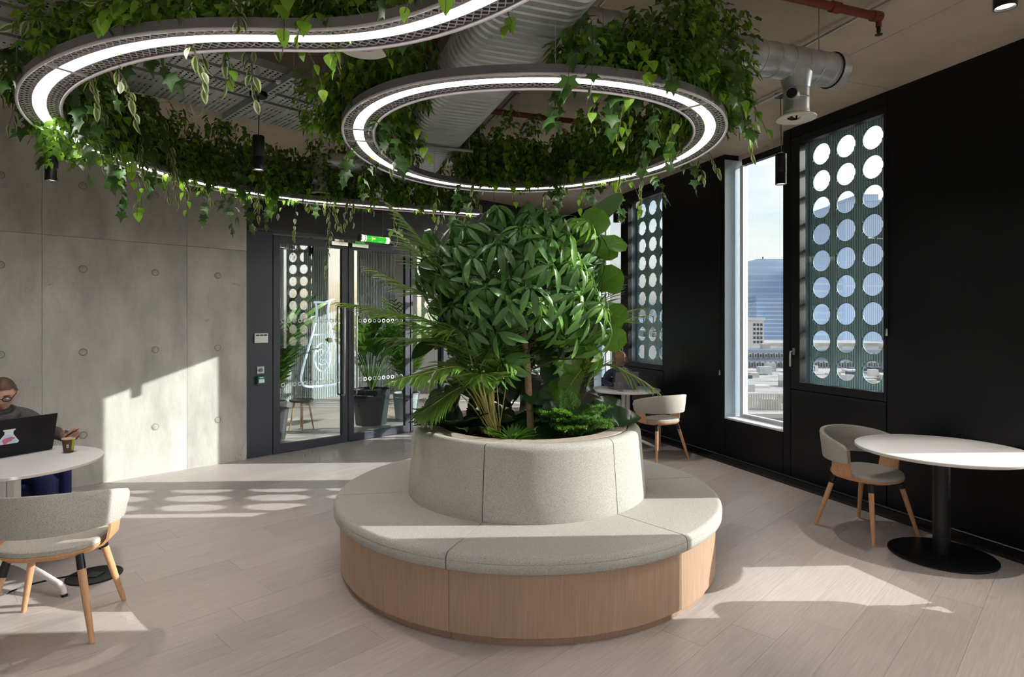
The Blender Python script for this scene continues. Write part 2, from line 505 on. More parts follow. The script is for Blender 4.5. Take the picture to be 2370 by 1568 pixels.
# ------------------------------------------------------------------ ceiling (board marked concrete soffit) with shallow joints
ce = MB(); ce.prism([(-16, -6), (6.9, -6), (6.9, 0), (5.6, 0.2), (-1.9, 21.2), (-16, 21.2)], HC, HC + 0.3)
ceiling = struct('ceiling', ce, CONC_C)
for k in range(6):
    j = MB(); j.box((-9 + 0, -0.003, -0.002), (9, 0.003, 0.001))
    o = j.build('soffit_joint', SOFFJ, ceiling, world=False)
    c = W0 + w_ * 5.0 - n_ * (0.9 + 1.6 * k)
    o.location = (c.x, c.y, HC); o.rotation_euler = (0, 0, math.atan2(w_.y, w_.x))
for k in range(5):
    j = MB(); j.box((-6, -0.003, -0.002), (0.2, 0.003, 0.001))
    o = j.build('soffit_joint', SOFFJ, ceiling, world=False)
    c = W0 + w_ * (3.0 + 2.4 * k)
    o.location = (c.x, c.y, HC); o.rotation_euler = (0, 0, math.atan2(n_.y, n_.x))

# ------------------------------------------------------------------ left concrete wall
wl = MB(); wl.box((-12.5, -0.24, -0.02), (0, -0.03, HC), M=MLEFT)
wall_left = struct('wall_left', wl, CONC)
tj = [0.0, -0.643, -1.904, -3.165, -4.426, -5.687, -7.5, -10, -12.5]
for i in range(len(tj) - 1):
    for z0, z1 in ((0.0, 2.437), (2.437, HC)):
        p = MB(); p.box((tj[i + 1] + 0.0015, -0.03, z0 + (0.0015 if z0 else 0)), (tj[i] - 0.0015, 0.0, z1 - 0.0015), M=MLEFT)
        p.build('concrete_panel', CONC, wall_left)
holes = MB(); holes.lathe([(0, 0.0), (0.030, 0.0), (0.034, 0.006), (0.036, 0.006)], n=20)
plug_me = None
for t in (-0.324, -0.954, -1.584, -2.206, -2.84, -3.47, -4.1):
    for z in (0.50, 1.315, 2.13, 2.945):
        if plug_me is None:
            m = MB()
            m.lathe([(0.0, 0.004), (0.026, 0.004), (0.030, 0.0012)], n=20)
            m.lathe([(0.030, 0.0012), (0.0362, 0.0012)], n=20, mi=1)
            o = m.build('tie_hole_plug', [PLUG, SCREED], wall_left, smooth=True, world=False); plug_me = o.data
        else:
            o = link(plug_me, 'tie_hole_plug', wall_left)
        c = LP(t, 0.0, z)
        o.matrix_local = Matrix.Translation(c) @ basis((0, 0, 1), (r_.x, r_.y, 0))

# ------------------------------------------------------------------ dark header and side panel over the doors
hd = MB(); hd.box((0.0, -0.16, 2.70), (T_APEX, -0.03, HC), M=MLEFT)
header = struct('trim_1', hd, SLATE_D)
m = MB(); m.box((0.02, -0.05, 2.70), (T_APEX - 0.4, -0.015, 2.725), M=MLEFT); m.build('shadow_gap_bead', SLATE, header)
m = MB(); m.box((0.008, -0.12, 0.0), (0.318, -0.025, 2.69), M=MLEFT)
side_panel = struct('trim_2', m, SLATE)
m = MB(); m.box((0.0, -0.2, 0.0), (0.008, -0.012, HC), M=MLEFT); struct('trim_3', m, SLATE_D)

def dbl_frame(t0, t1, z0, z1, st, bot, top, d0=-0.075, d1=-0.02):
    b = MB()
    b.box((t0, d0, z0), (t0 + st, d1, z1), M=MLEFT); b.box((t1 - st, d0, z0), (t1, d1, z1), M=MLEFT)
    b.box((t0 + st, d0, z0), (t1 - st, d1, z0 + bot), M=MLEFT); b.box((t0 + st, d0, z1 - top), (t1 - st, d1, z1), M=MLEFT)
    return b
ring_me = None
def dots(parent, t0, t1, z, inn=-0.047):
    global ring_me
    n = int((t1 - t0) / 0.068)
    for i in range(n):
        t = t0 + (i + 0.5) * (t1 - t0) / n
        if ring_me is None:
            q = MB(); q.lathe([(0.017, 0), (0.026, 0), (0.026, 0.0012), (0.017, 0.0012), (0.017, 0)], n=18)
            o = q.build('manifestation_ring', FROST, parent, world=False); ring_me = o.data
        else:
            o = link(ring_me, 'manifestation_ring', parent)
        o.matrix_local = Matrix.Translation(LP(t, inn + 0.006, z)) @ basis((0, 0, 1), (r_.x, r_.y, 0))
def pull(parent, t):
    h = MB()
    for s in (1, -1):
        i0 = -0.02 if s > 0 else -0.075
        path = [LP(t, i0, 0.64), LP(t, i0 + s * 0.05, 0.64), LP(t, i0 + s * 0.062, 0.66), LP(t, i0 + s * 0.062, 1.79), LP(t, i0 + s * 0.05, 1.81), LP(t, i0, 1.81)]
        h2 = MB(); h2.tube(path, 0.012, 10); h2.build('pull_handle', STEEL, parent, smooth=True)
def door(name, t0, t1, hp, zt=2.66):
    d = thing(name, None, None, (0, 0, 0)); d['kind'] = 'structure'
    dbl_frame(t0, t1, 0.008, zt, 0.085 if hp else 0.05, 0.10, 0.09).build('door_frame', SLATE, d, bevel=0.003)
    p = MB(); p.box((t0 + 0.05, -0.053, 0.1), (t1 - 0.05, -0.047, zt - 0.08), M=MLEFT); p.build('pane', GLASS_D, d)
    return d
door_1 = door('door_1', 0.325, 1.335, 1)
door_2 = door('door_2', 1.345, 2.345, 1)
pull(door_1, 1.25); pull(door_2, 1.43)
dots(door_1, 0.42, 1.22, 0.83); dots(door_1, 0.42, 1.22, 1.62)
dots(door_2, 1.50, 2.24, 0.825); dots(door_2, 1.50, 2.24, 1.62)
for d, a, b in ((door_1, 1.07, 1.31), (door_2, 1.37, 1.62)):
    q = MB(); q.box((a, -0.02, 2.60), (b, 0.03, 2.655), M=MLEFT); q.box((a + 0.045, -0.02, 2.655), (b - 0.06, 0.025, 2.685), M=MLEFT)
    q.build('door_closer', STEEL, d, bevel=0.004)
wi = 0
for a, b in ((2.36, 2.93), (3.03, 3.85), (3.87, 4.75), (4.77, 5.60)):
    wi += 1
    d = thing('window_%d' % wi, None, None); d['kind'] = 'structure'
    dbl_frame(a, b, 0.008, 2.66, 0.035, 0.06, 0.08).build('glazing_frame', SLATE, d, bevel=0.003)
    p = MB(); p.box((a + 0.02, -0.053, 0.05), (b - 0.02, -0.047, 2.6), M=MLEFT); p.build('pane', GLASS_D, d)
    dots(d, a + 0.06, b - 0.06, 0.825); dots(d, a + 0.06, b - 0.06, 1.62)
m = MB(); m.box((2.93, -0.11, 0), (3.03, 0.03, 2.70), M=MLEFT); struct('trim_4', m, mat('pale_post', (0.20, 0.23, 0.28), 0.4))

# controls on the slate panel
def on_left(t0, t1, z0, z1, d, inn=-0.025):
    b = MB(); b.box((t0, inn, z0), (t1, inn + d, z1), M=MLEFT); return b
tc_ = thing('thermostat', 'white wall thermostat with a dark display strip on slate door panel', 'thermostat', LP(0.175, -0.02, 1.36))
on_left(0.095, 0.255, 1.356, 1.472, 0.022).build('housing', WHITE_P, tc_, bevel=0.004)
for k in range(3):
    on_left(0.108 + k * 0.047, 0.148 + k * 0.047, 1.440, 1.455, 0.0235).build('display', PLASTIC_B, tc_)
eb = thing('exit_button', 'square steel exit plate with round teal button below the thermostat', 'button', LP(0.17, -0.02, 0.99))
on_left(0.126, 0.213, 0.991, 1.075, 0.012).build('plate', STEEL, eb, bevel=0.002)
q = MB(); q.cyl((0, 0), 0.022, 0, 0.012, 20); o = q.build('push_button', TEALBTN, eb, smooth=True, world=False)
o.matrix_local = MW[eb.name].inverted() @ (Matrix.Translation(LP(0.17, -0.013, 1.033)) @ basis((0, 0, 1), (r_.x, r_.y, 0)))
bg = thing('break_glass_unit', 'green emergency door release box under the steel exit plate', 'call point', LP(0.17, -0.02, 0.87))
on_left(0.12, 0.213, 0.867, 0.962, 0.045).build('housing', GREEN_P, bg, bevel=0.004)
on_left(0.135, 0.198, 0.885, 0.925, 0.0465).build('glass_plate', PAPER, bg)
on_left(0.145, 0.188, 0.940, 0.950, 0.0462).build('lettering', WHITE_P, bg)

# ------------------------------------------------------------------ window wall
wall_right = thing('wall_right', None, None); wall_right['kind'] = 'structure'
def wbox(s0, s1, o0, o1, z0, z1):
    b = MB(); b.box((s0, o0, z0), (s1, o1, z1), M=MWALL); return b
def panel(s0, s1, z0, z1, o0=0.0, th=0.28):
    g = 0.004
    wbox(s0 + g, s1 - g, o0, o0 + th, z0 + (g if z0 > 0 else 0), z1).build('panel', BLACK, wall_right, bevel=0.002)
wbox(S(BACK_Y), S_APEX + 8, 0.02, 0.26, -0.3, 0.0).build('sill_beam', BLACK2, wall_right)
ZS, ZHEAD = 0.49, 3.50
PZ0, PZ1 = 0.93, 3.47
per = 3.145
modules = []   # (perf_y0, perf_y1, slim_y0, slim_y1)
for k in range(-1, 4):
    py0, py1, sy0, sy1 = 5.139 + per * k, 6.142 + per * k, 6.239 + per * k, 7.094 + per * k
    if k == -1:
        sy0, sy1, py0, py1 = 3.32, 4.09, None, None
    modules.append((k, S(py0) if py0 else None, S(py1) if py1 else None, S(sy0), S(sy1)))
# ribbed perforated screen (shared mesh): 3 columns x 10 rows of holes
HR, CS, RS = 0.105, 0.286, 0.2675
def perforated():
    b = MB(); N = 24; th = 0.008
    ncol, nrow = 3, 10
    mx, w0, w1 = 0.0, 0.17, 0.16
    xs = [-w0] + [CS * (i + 0.5) for i in range(ncol - 1)] + [CS * (ncol - 1) + w1]
    zs = [-0.27] + [RS * (j + 0.5) for j in range(nrow - 1)] + [RS * (nrow - 1) + 0.14]
    for i in range(ncol):
        for j in range(nrow):
            cx, cz = CS * i, RS * j
            x0, x1, z0, z1 = xs[i], xs[i + 1], zs[j], zs[j + 1]
            inner, outer = [], []
            for q in range(N):
                a = 2 * math.pi * (q + 0.5) / N; c, s = math.cos(a), math.sin(a)
                inner.append((cx + HR * c, cz + HR * s))
                tx = ((x1 - cx) / c) if c > 0 else ((x0 - cx) / c)
                tz = ((z1 - cz) / s) if s > 0 else ((z0 - cz) / s)
                t = min(tx, tz); outer.append((cx + t * c, cz + t * s))
            corners = {}
            v = [(x, 0, z) for x, z in inner] + [(x, 0, z) for x, z in outer] + [(x, th, z) for x, z in inner] + [(x, th, z) for x, z in outer]
            cv = [(x0, 0, z0), (x1, 0, z0), (x1, 0, z1), (x0, 0, z1)]
            base = len(v); v += cv + [(x, th, z) for x, _, z in cv]
            f = []
            for q in range(N):
                r2 = (q + 1) % N
                f.append((q, r2, N + r2, N + q)); f.append((2 * N + q, 3 * N + q, 3 * N + r2, 2 * N + r2)); f.append((q, 2 * N + q, 2 * N + r2, r2))
                p, p2 = outer[q], outer[r2]
                if abs(p[0] - p2[0]) > 1e-6 and abs(p[1] - p2[1]) > 1e-6:
                    ci = min(range(4), key=lambda z_: abs(cv[z_][0] - (p[0] if abs(p[0] - x0) < 1e-6 or abs(p[0] - x1) < 1e-6 else p2[0])) + abs(cv[z_][2] - (p[1] if abs(p[1] - z0) < 1e-6 or abs(p[1] - z1) < 1e-6 else p2[1])))
                    f.append((N + q, N + r2, base + ci)); f.append((3 * N + r2, 3 * N + q, base + 4 + ci))
            b.add(v, f)
    # raised ring collars
    return b, xs, zs
def ribs(xs, zs):
    b = MB(); x = xs[0] + 0.012
    while x < xs[-1] - 0.01:
        spans = []
        z = zs[0]
        for j in range(10):
            cut = None
            for i in range(3):
                d = abs(x - CS * i)
                if d < HR + 0.006:
                    h = math.sqrt(max(0, (HR + 0.006) ** 2 - d * d)); cut = (RS * j - h, RS * j + h)
            if cut:
                spans.append((z, cut[0])); z = cut[1]
        spans.append((z, zs[-1]))
        for a, c in spans:
            if c - a > 0.012:
                b.box((x - 0.006, -0.011, a), (x + 0.006, 0.0005, c))
        x += 0.026
    return b
pb, pxs, pzs = perforated()
rb = ribs(pxs, pzs)
perf_me = rib_me = None
win = wi
def handle(parent, s, z):
    h = MB(); h.tube([WP(s, 0.0, z), WP(s, -0.045, z), WP(s, -0.05, z - 0.01), WP(s, -0.05, z - 0.15)], 0.010, 10)
    h.build('handle', STEEL, parent, smooth=True)
    h = MB(); h.box((s - 0.014, -0.006, z - 0.035), (s + 0.014, 0.004, z + 0.035), M=MWALL); h.build('handle_plate', STEEL, parent)
prev_end = None
for k, p0, p1, s0, s1 in modules:
    if p0 is not None:
        # ---- perforated opening light
        win += 1
        wd = thing('window_%d' % win, None, None); wd['kind'] = 'structure'
        fr = MB(); fw = 0.085
        for a in ((p0, PZ0, p0 + 0.03, PZ1), (p1 - fw - 0.03, PZ0, p1, PZ1), (p0 + 0.03, PZ0, p1 - fw - 0.03, PZ0 + 0.075), (p0 + 0.03, PZ1 - 0.07, p1 - fw - 0.03, PZ1)):
            fr.box((a[0], 0.0, a[1]), (a[2], 0.075, a[3]), M=MWALL)
        fr.build('window_frame', BLACK2, wd, bevel=0.004)
        g = MB(); g.box((p0 + 0.03, 0.052, PZ0 + 0.07), (p1 - fw - 0.03, 0.060, PZ1 - 0.06), M=MWALL); g.build('pane', GLASS, wd)
        wbox(p1 - 0.035, p1 - 0.015, 0.07, 0.24, PZ0, PZ1).build('reveal', REVEAL, wd)
        wbox(p0 + 0.005, p0 + 0.02, 0.07, 0.24, PZ0, PZ1).build('reveal', REVEAL, wd)
        wbox(p0, p1, 0.07, 0.26, PZ0 - 0.03, PZ0 + 0.05).build('sill', REVEAL, wd)
        sc_loc = Matrix.Translation(WP(p1 - 0.192 - 2 * CS, 0.205, 1.152)) @ Matrix.Rotation(math.atan2(w_.y, w_.x), 4, 'Z')
        if perf_me is None:
            o = pb.build('perforated_screen', TEAL, wd, world=False); perf_me = o.data
            o2 = rb.build('screen_rib', TEAL2, o, world=False); rib_me = o2.data
        else:
            o = link(perf_me, 'perforated_screen', wd); o2 = link(rib_me, 'screen_rib', o)
        o2['kind'] = 'stuff'
        # local +y of the mesh must point outwards (n): w x ... rotate so x->w ; y -> -n, flip by scale
        o.matrix_local = Matrix.Translation(WP(p1 - 0.192 - 2 * CS, 0.205, 1.152)) @ Matrix(((w_.x, n_.x, 0, 0), (w_.y, n_.y, 0, 0), (0, 0, 1, 0), (0, 0, 0, 1)))
        handle(wd, p1 - 0.045, 1.31)
        panel(p0, p1, 0.03, PZ0 - 0.01)
        wbox(p0, p1, -0.006, 0.02, PZ0 - 0.03, PZ0 - 0.008).build('sill_bead', BLACK2, wd)
        panel(p0, p1, PZ1 + 0.005, HC)
    # ---- slim full height light
    win += 1
    ws = thing('window_%d' % win, None, None); ws['kind'] = 'structure'
    go = 0.20
    fr = MB()
    for a in ((s0, ZS, s0 + 0.02, ZHEAD), (s0 + 0.02, ZHEAD - 0.05, s1 - 0.06, ZHEAD + 0.02)):
        fr.box((a[0], go, a[1]), (a[2], go + 0.06, a[3]), M=MWALL)
    fr.build('window_frame', BLACK2, ws)
    wf = MB(); wf.box((s1 - 0.09, go - 0.01, ZS), (s1 - 0.035, go + 0.06, ZHEAD - 0.05), M=MWALL); wf.build('white_mullion', WFRAME, ws)
    wf = MB(); wf.box((s0 + 0.02, go, ZS), (s1 - 0.08, go + 0.05, ZS + 0.035), M=MWALL); wf.build('bottom_rail', WFRAME, ws)
    g = MB(); g.box((s0 + 0.02, go + 0.025, ZS + 0.03), (s1 - 0.09, go + 0.032, ZHEAD - 0.05), M=MWALL); g.build('pane', GLASS, ws)
    wbox(s1 - 0.002, s1 + 0.012, 0.004, go + 0.06, ZS, ZHEAD + 0.02).build('reveal', REVEAL, ws)
    wbox(s0 - 0.012, s0 + 0.002, 0.004, go + 0.06, ZS, ZHEAD + 0.02).build('reveal', BLACK2, ws)
    wbox(s0, s1, -0.002, go + 0.02, ZS - 0.02, ZS).build('sill', WFRAME, ws)
    panel(s0, s1, 0.03, ZS - 0.021)
    wbox(s0, s1, go, 0.28, ZHEAD + 0.021, HC).build('head_infill', CONC_C, ws)
    # post between
    if p1 is not None: panel(p1, s0, 0.03, HC)
    if prev_end is not None:
        lo, hi = prev_end, p0
        if lo < S_APEX < hi:
            panel(lo, S_APEX, 0.03, HC); panel(S_APEX, hi, 0.03, HC)
        else:
            panel(lo, hi, 0.03, HC)
    prev_end = s1
panel(prev_end, prev_end + 1.5, 0.03, HC)
panel(S(1.45), S(2.40), 0.03, HC); panel(S(2.40), modules[0][3], 0.03, HC)
# unseen, behind the camera: clear glazing with slender posts, added for extra daylight
s = S(1.45); n_post = 0
win += 1
wb = thing('window_%d' % win, None, None); wb['kind'] = 'structure'
while s > S(BACK_Y):
    a = max(s - 1.6, S(BACK_Y))
    wbox(a, a + 0.06, 0.0, 0.2, 0.0, HC).build('mullion', BLACK2, wb)
    wbox(a + 0.06, s, 0.1, 0.106, 0.10, HC - 0.05).build('pane', GLASS, wb)
    s = a
wbox(S(BACK_Y), S(1.45), 0.05, 0.16, 0, 0.10).build('bottom_rail', BLACK2, wb)
# trench strip along the wall foot
bb = MB(); bb.box((S(BACK_Y), -0.172, -0.01), (S_APEX - 0.1, 0.0, 0.022), M=MWALL)
bbo = struct('baseboard_right', bb, TRENCH)
m = MB(); m.box((S(BACK_Y), -0.03, 0.022), (S_APEX - 0.1, -0.012, 0.03), M=MWALL); m.build('grille_lip', BLACK2, bbo)
# blind chains
def chain(s, zb, label):
    t = thing('blind_chain', label, 'blind chain', WP(s, -0.02, zb))
    c = MB(); c.tube([WP(s, -0.018, HC - 0.02), WP(s, -0.018, zb + 0.03)], 0.0025, 6); c.tube([WP(s + 0.012, -0.018, HC - 0.02), WP(s + 0.012, -0.018, zb + 0.03)], 0.0025, 6)
    c.build('bead_chain', BLACK2, t)
    c = MB(); c.tube([WP(s + 0.006, -0.018, zb + 0.035), WP(s + 0.006, -0.018, zb - 0.025)], [0.006, 0.012], 8); c.build('weight', STEEL, t, smooth=True)
chain(S(5.118), 1.52, 'thin roller blind chain hanging at the right edge of the large perforated window')
chain(S(7.15), 1.00, 'thin roller blind chain hanging left of the tall clear window')

# ------------------------------------------------------------------ other sides of the building
m = MB(); m.box((-11.4, -6, -0.3), (-11.2, 21, HC)); struct('wall_far_left', m, WHITE_M)
win += 1
wbk = thing('window_%d' % win, None, None); wbk['kind'] = 'structure'  # unseen back side, glazed throughout to bring in more daylight
for k in range(12):
    xa = -11.2 + 1.5 * k
    m = MB(); m.box((xa, BACK_Y - 0.1, 0), (xa + 0.06, BACK_Y + 0.1, HC)); m.build('mullion', BLACK2, wbk)
    m = MB(); m.box((xa + 0.06, BACK_Y - 0.003, 0.08), (xa + 1.5, BACK_Y + 0.003, HC - 0.05)); m.build('pane', GLASS, wbk)
m = MB(); m.box((-11.2, BACK_Y - 0.08, 0), (6.9, BACK_Y + 0.08, 0.08)); m.build('bottom_rail', BLACK2, wbk)
m = MB(); m.box((-11.2, 20.0, 0.0), (-1.4, 20.2, HC)); struct('wall_far', m, WHITE_M)
# ================================================================== circular bench with planter
BC = (0.102, 4.254)
bench = thing('circular_bench', 'round upholstered bench with pale felt seat, tall backrest ring and oak base around a planter', 'bench', (BC[0], BC[1], 0))
A0 = R(-109.5); SEG = R(60)
def arc_prof(prof, a0, a1, n=20):
    b = MB(); b.lathe(prof, (BC[0], BC[1], 0), n, a0=a0, a1=a1, capends=True); return b
def rnd_prof(r0, r1, z0, z1, rad, seam=True):
    """closed rounded section (outer edge rounded)"""
    p = [(r0, z0), (r1 - 0.012, z0), (r1 - 0.002, z0 + 0.010)]
    p += [(r1, z1 - rad - 0.004), (r1 - 0.003, z1 - rad), (r1, z1 - rad + 0.003)] if seam else [(r1, z1 - rad)]
    for q in range(1, 6):
        a = R(90) * q / 5
        p.append((r1 - rad + rad * math.cos(a), z1 - rad + rad * math.sin(a)))
    p += [(r0, z1), (r0, z0)]
    return p
for i in range(6):
    a, b = A0 + i * SEG, A0 + (i + 1) * SEG
    g = 0.0035
    arc_prof(rnd_prof(0.70, 1.305, 0.372, 0.46, 0.035), a + g / 1.3, b - g / 1.3).build('seat_cushion', FABRIC, bench, smooth=True, bevel=0.006, angle=50)
    # backrest panel: tapered, rounded shoulder
    pr = [(0.70, 0.455), (0.818, 0.455), (0.822, 0.47), (0.812, 0.60), (0.799, 0.75), (0.790, 0.862)]
    for q in range(1, 6):
        aa = R(90) * q / 5
        pr.append((0.748 + 0.042 * math.cos(aa), 0.866 + 0.040 * math.sin(aa)))
    pr += [(0.712, 0.906), (0.700, 0.892), (0.70, 0.455)]
    arc_prof(pr, a + g / 0.9, b - g / 0.9).build('backrest_panel', FABRIC, bench, smooth=True, bevel=0.005, angle=50)
    arc_prof([(1.20, 0.046), (1.265, 0.046), (1.265, 0.372), (1.20, 0.372), (1.20, 0.046)], a + 0.0012, b - 0.0012).build('base_panel', VENEER, bench)
    arc_prof([(1.18, 0.0), (1.238, 0.0), (1.238, 0.046), (1.18, 0.046), (1.18, 0.0)], a + 0.001, b - 0.001).build('plinth', PLINTH, bench)
b = MB(); b.lathe([(0.585, 0.40), (0.585, 0.897), (0.590, 0.902), (0.692, 0.902), (0.697, 0.897), (0.697, 0.40)], (*BC, 0), 72); b.build('planter_rim', RIMWOOD, bench, smooth=True)
b = MB(); b.lathe([(1.19, 0.02), (1.19, 0.36), (0.60, 0.36)], (*BC, 0), 48); b.build('carcass', RIM_D, bench)
random.seed(5)
b = MB()
rr = [0.0, 0.08, 0.16, 0.24, 0.32, 0.40, 0.48, 0.55, 0.586]; n = 40
pts = []
for r in rr:
    for i in range(n):
        a = 2 * math.pi * i / n
        pts.append((BC[0] + r * math.cos(a), BC[1] + r * math.sin(a), 0.842 + random.uniform(-0.012, 0.016)))
fs = [(j * n + i, j * n + (i + 1) % n, (j + 1) * n + (i + 1) % n, (j + 1) * n + i) for j in range(len(rr) - 1) for i in range(n)]
b.add(pts, fs); b.build('soil', SOIL, bench, smooth=True)
# loose bark chips on the soil
b = MB()
for k in range(260):
    a = random.random() * 6.283; r = 0.57 * math.sqrt(random.random()); c = Vector((BC[0] + r * math.cos(a), BC[1] + r * math.sin(a), 0.855))
    Mx = Matrix.Translation(c) @ Matrix.Rotation(random.random() * 6.28, 4, 'Z') @ Matrix.Rotation(random.uniform(-.5, .5), 4, 'X')
    s = random.uniform(0.008, 0.02); b.box((-s, -s * .5, -0.004), (s, s * .5, 0.004), M=Mx)
o = b.build('bark_mulch', SOIL, bench); o['kind'] = 'stuff'

# ================================================================== chairs
def superell(a, rx, ry, p=2.6):
    c, s = math.cos(a), math.sin(a)
    return (rx * math.copysign(abs(c) ** (2 / p), c), ry * math.copysign(abs(s) ** (2 / p), s))
def make_chair(label, loc, rot):
    t = thing('tub_chair', label, 'chair', loc, rot, 'felt tub chairs with splayed oak legs')
    # seat shell (plywood) and pad ; local +y is forward
    def seat_loop(k, z, n=40, dz=0.0):
        L = []
        for i in range(n):
            a = 2 * math.pi * i / n
            x, y = superell(a, 0.235 * k, 0.225 * k, 2.7)
            zz = z + dz * ((y / 0.225) ** 2 * (0.3 if y > 0 else 0.9) * 0.012 + (x / 0.235) ** 2 * 0.014)
            if y > 0.12: zz -= (y - 0.12) * 0.12
            L.append((x, y + 0.01, zz))
        return L
    b = MB(); b.loft([seat_loop(0.90, 0.418), seat_loop(0.985, 0.424, dz=1), seat_loop(1.0, 0.430, dz=1), seat_loop(1.0, 0.437, dz=1), seat_loop(0.97, 0.438, dz=1)])
    b.build('seat_shell', OAK, t, smooth=True, world=False)
    b = MB(); b.loft([seat_loop(0.985, 0.438, dz=1), seat_loop(0.995, 0.446, dz=1), seat_loop(0.975, 0.460, dz=1), seat_loop(0.93, 0.467, dz=1), seat_loop(0.7, 0.466, dz=0.7), seat_loop(0.3, 0.462, dz=0.3), seat_loop(0.02, 0.461)])
    b.build('seat', FABRIC_C, t, smooth=True, world=False, )
    # wrap-around backrest band
    secs = []; NA = 44
    for i in range(NA + 1):
        f = i / NA; a = R(-90) + R(106) * (2 * f - 1)
        x, y = 0.292 * math.cos(a), 0.27 * math.sin(a)
        nx, ny = math.cos(a) / 0.292, math.sin(a) / 0.27; l = math.hypot(nx, ny); nx /= l; ny /= l
        e = abs(2 * f - 1)
        zt = 0.772 - 0.088 * e ** 2.2; zb = 0.562 - 0.012 * e ** 2
        if e > 0.93:
            q = (e - 0.93) / 0.07
            zt -= 0.030 * q ** 2; zb += 0.012 * q ** 2
        th = 0.019
        sec = []
        lean = 0.022
        for (uo, vz) in ((-1, 0.06), (-0.8, 0.0), (0.8, 0.0), (1, 0.06), (1, 0.5), (1, 0.94), (0.7, 1.0), (-0.7, 1.0), (-1, 0.94), (-1, 0.5)):
            z = zb + (zt - zb) * vz; off = uo * th + lean * vz
            sec.append((x + nx * off, y + ny * off, z))
        secs.append(sec)
    b = MB(); b.loft(secs); b.build('backrest', FABRIC_C, t, smooth=True, world=False, angle=60)
    # bent plywood arms: from the seat sides up into the band
    for s in (1, -1):
        rows = []
        for (dy0, dy1, x, z) in ((-0.085, 0.075, 0.218, 0.428), (-0.085, 0.080, 0.245, 0.436), (-0.080, 0.082, 0.266, 0.462), (-0.075, 0.080, 0.275, 0.52), (-0.07, 0.075, 0.277, 0.60), (-0.065, 0.07, 0.276, 0.655)):
            rows.append([(s * x, dy0, z), (s * x, dy1, z), (s * (x - 0.012), dy1, z + 0.004), (s * (x - 0.012), dy0, z + 0.004)])
        b = MB(); b.loft(rows); b.build('plywood_arm', OAK, t, smooth=True, world=False)
    # legs
    for sx in (1, -1):
        for sy in (1, -1):
            top = Vector((sx * 0.155, sy * 0.15 + 0.005, 0.425)); foot = Vector((sx * 0.245, sy * 0.245, 0.0))
            d = foot - top
            b = MB(); b.tube([top + d * 0.17, top + d * 0.5, top + d * 0.985, foot], [0.0195, 0.018, 0.0125, 0.0115], 14)
            lg = b.build('leg', OAK, t, smooth=True, world=False)
            b = MB(); b.tube([top, top + d * 0.175], [0.019, 0.0202], 14); b.build('leg_collar', BLACK2, lg, smooth=True, world=False)
    return t
def face(dx, dy): return math.atan2(dy, dx) - math.pi / 2
make_chair('felt tub chair at lower left with its back to the viewer, by the laptop table', (-2.42, 3.20, 0), face(-0.29, 0.957))
make_chair('felt tub chair tucked up to the black pedestal table by the window wall', (2.736, 4.663, 0), face(0.39, -0.92))
make_chair('felt tub chair behind the planter at the small white table by the black wall', (1.73, 7.13, 0), face(-0.48, 0.876))

make_chair('felt tub chair by the near window, just outside the view at right', (3.40, 3.27, 0), face(-0.3, -0.95))

# ================================================================== tables
def table_top(t, c, r):
    b = MB(); b.lathe([(0, 0.716), (r - 0.014, 0.716), (r, 0.722), (r, 0.736)], (c[0], c[1], 0), 80); e = b.build('edge_band', EDGE, t, smooth=True)
    b = MB(); b.lathe([(r, 0.736), (r - 0.002, 0.740), (0, 0.740)], (c[0], c[1], 0), 80); b.build('table_top', WHITE_TOP, t, smooth=True)
tb = thing('pedestal_table', 'round white table on black pedestal with wide black disc foot, at right', 'table', (2.975, 4.175, 0), 0, 'round white tables')
table_top(tb, (2.975, 4.175), 0.525)
b = MB(); b.lathe([(0, 0.0), (0.315, 0.0), (0.32, 0.004), (0.32, 0.010), (0.312, 0.014), (0, 0.016)], (2.975, 4.175, 0), 72); b.build('disc_foot', BLACK2, tb, smooth=True)
b = MB(); b.cyl((2.975, 4.175), 0.052, 0.014, 0.716, 32); b.build('pedestal', BLACK2, tb, smooth=True)
def star_table(label, c, r, ang, legr=0.5):
    t = thing('star_base_table', label, 'table', (c[0], c[1], 0), 0, 'round white tables')
    table_top(t, c, r)
    for s in (-1, 1):
        b = MB(); b.box((c[0] + s * 0.027 - 0.024, c[1] - 0.03, 0.10), (c[0] + s * 0.027 + 0.024, c[1] + 0.03, 0.716)); b.build('post', WHITE_M, t, bevel=0.008)
    for k in range(4):
        a = ang + k * math.pi / 2; d = Vector((math.cos(a), math.sin(a), 0)); p = Vector((c[0], c[1], 0))
        b = MB(); b.tube([p + d * 0.02 + Vector((0, 0, .13)), p + d * 0.10 + Vector((0, 0, .125)), p + d * (legr * .6) + Vector((0, 0, .095)), p + d * (legr - .05) + Vector((0, 0, .065)), p + d * (legr - .012) + Vector((0, 0, .045)), p + d * legr + Vector((0, 0, .012))], [0.024, 0.023, 0.019, 0.017, 0.016, 0.015], 12)
        lg = b.build('leg', WHITE_M, t, smooth=True)
        sub(t, lg)
        b = MB(); b.cyl((p + d * legr).xy, 0.016, 0.0, 0.014, 14); b.build('foot_glide', BLACK2, lg)
    return t
star_table('round white table with laptop and coffee cup at the left edge', (-3.15, 3.78), 0.49, R(-24), 0.56)
star_table('small round white table by the windows behind the planter', (1.463, 7.76), 0.44, R(-43), 0.45)

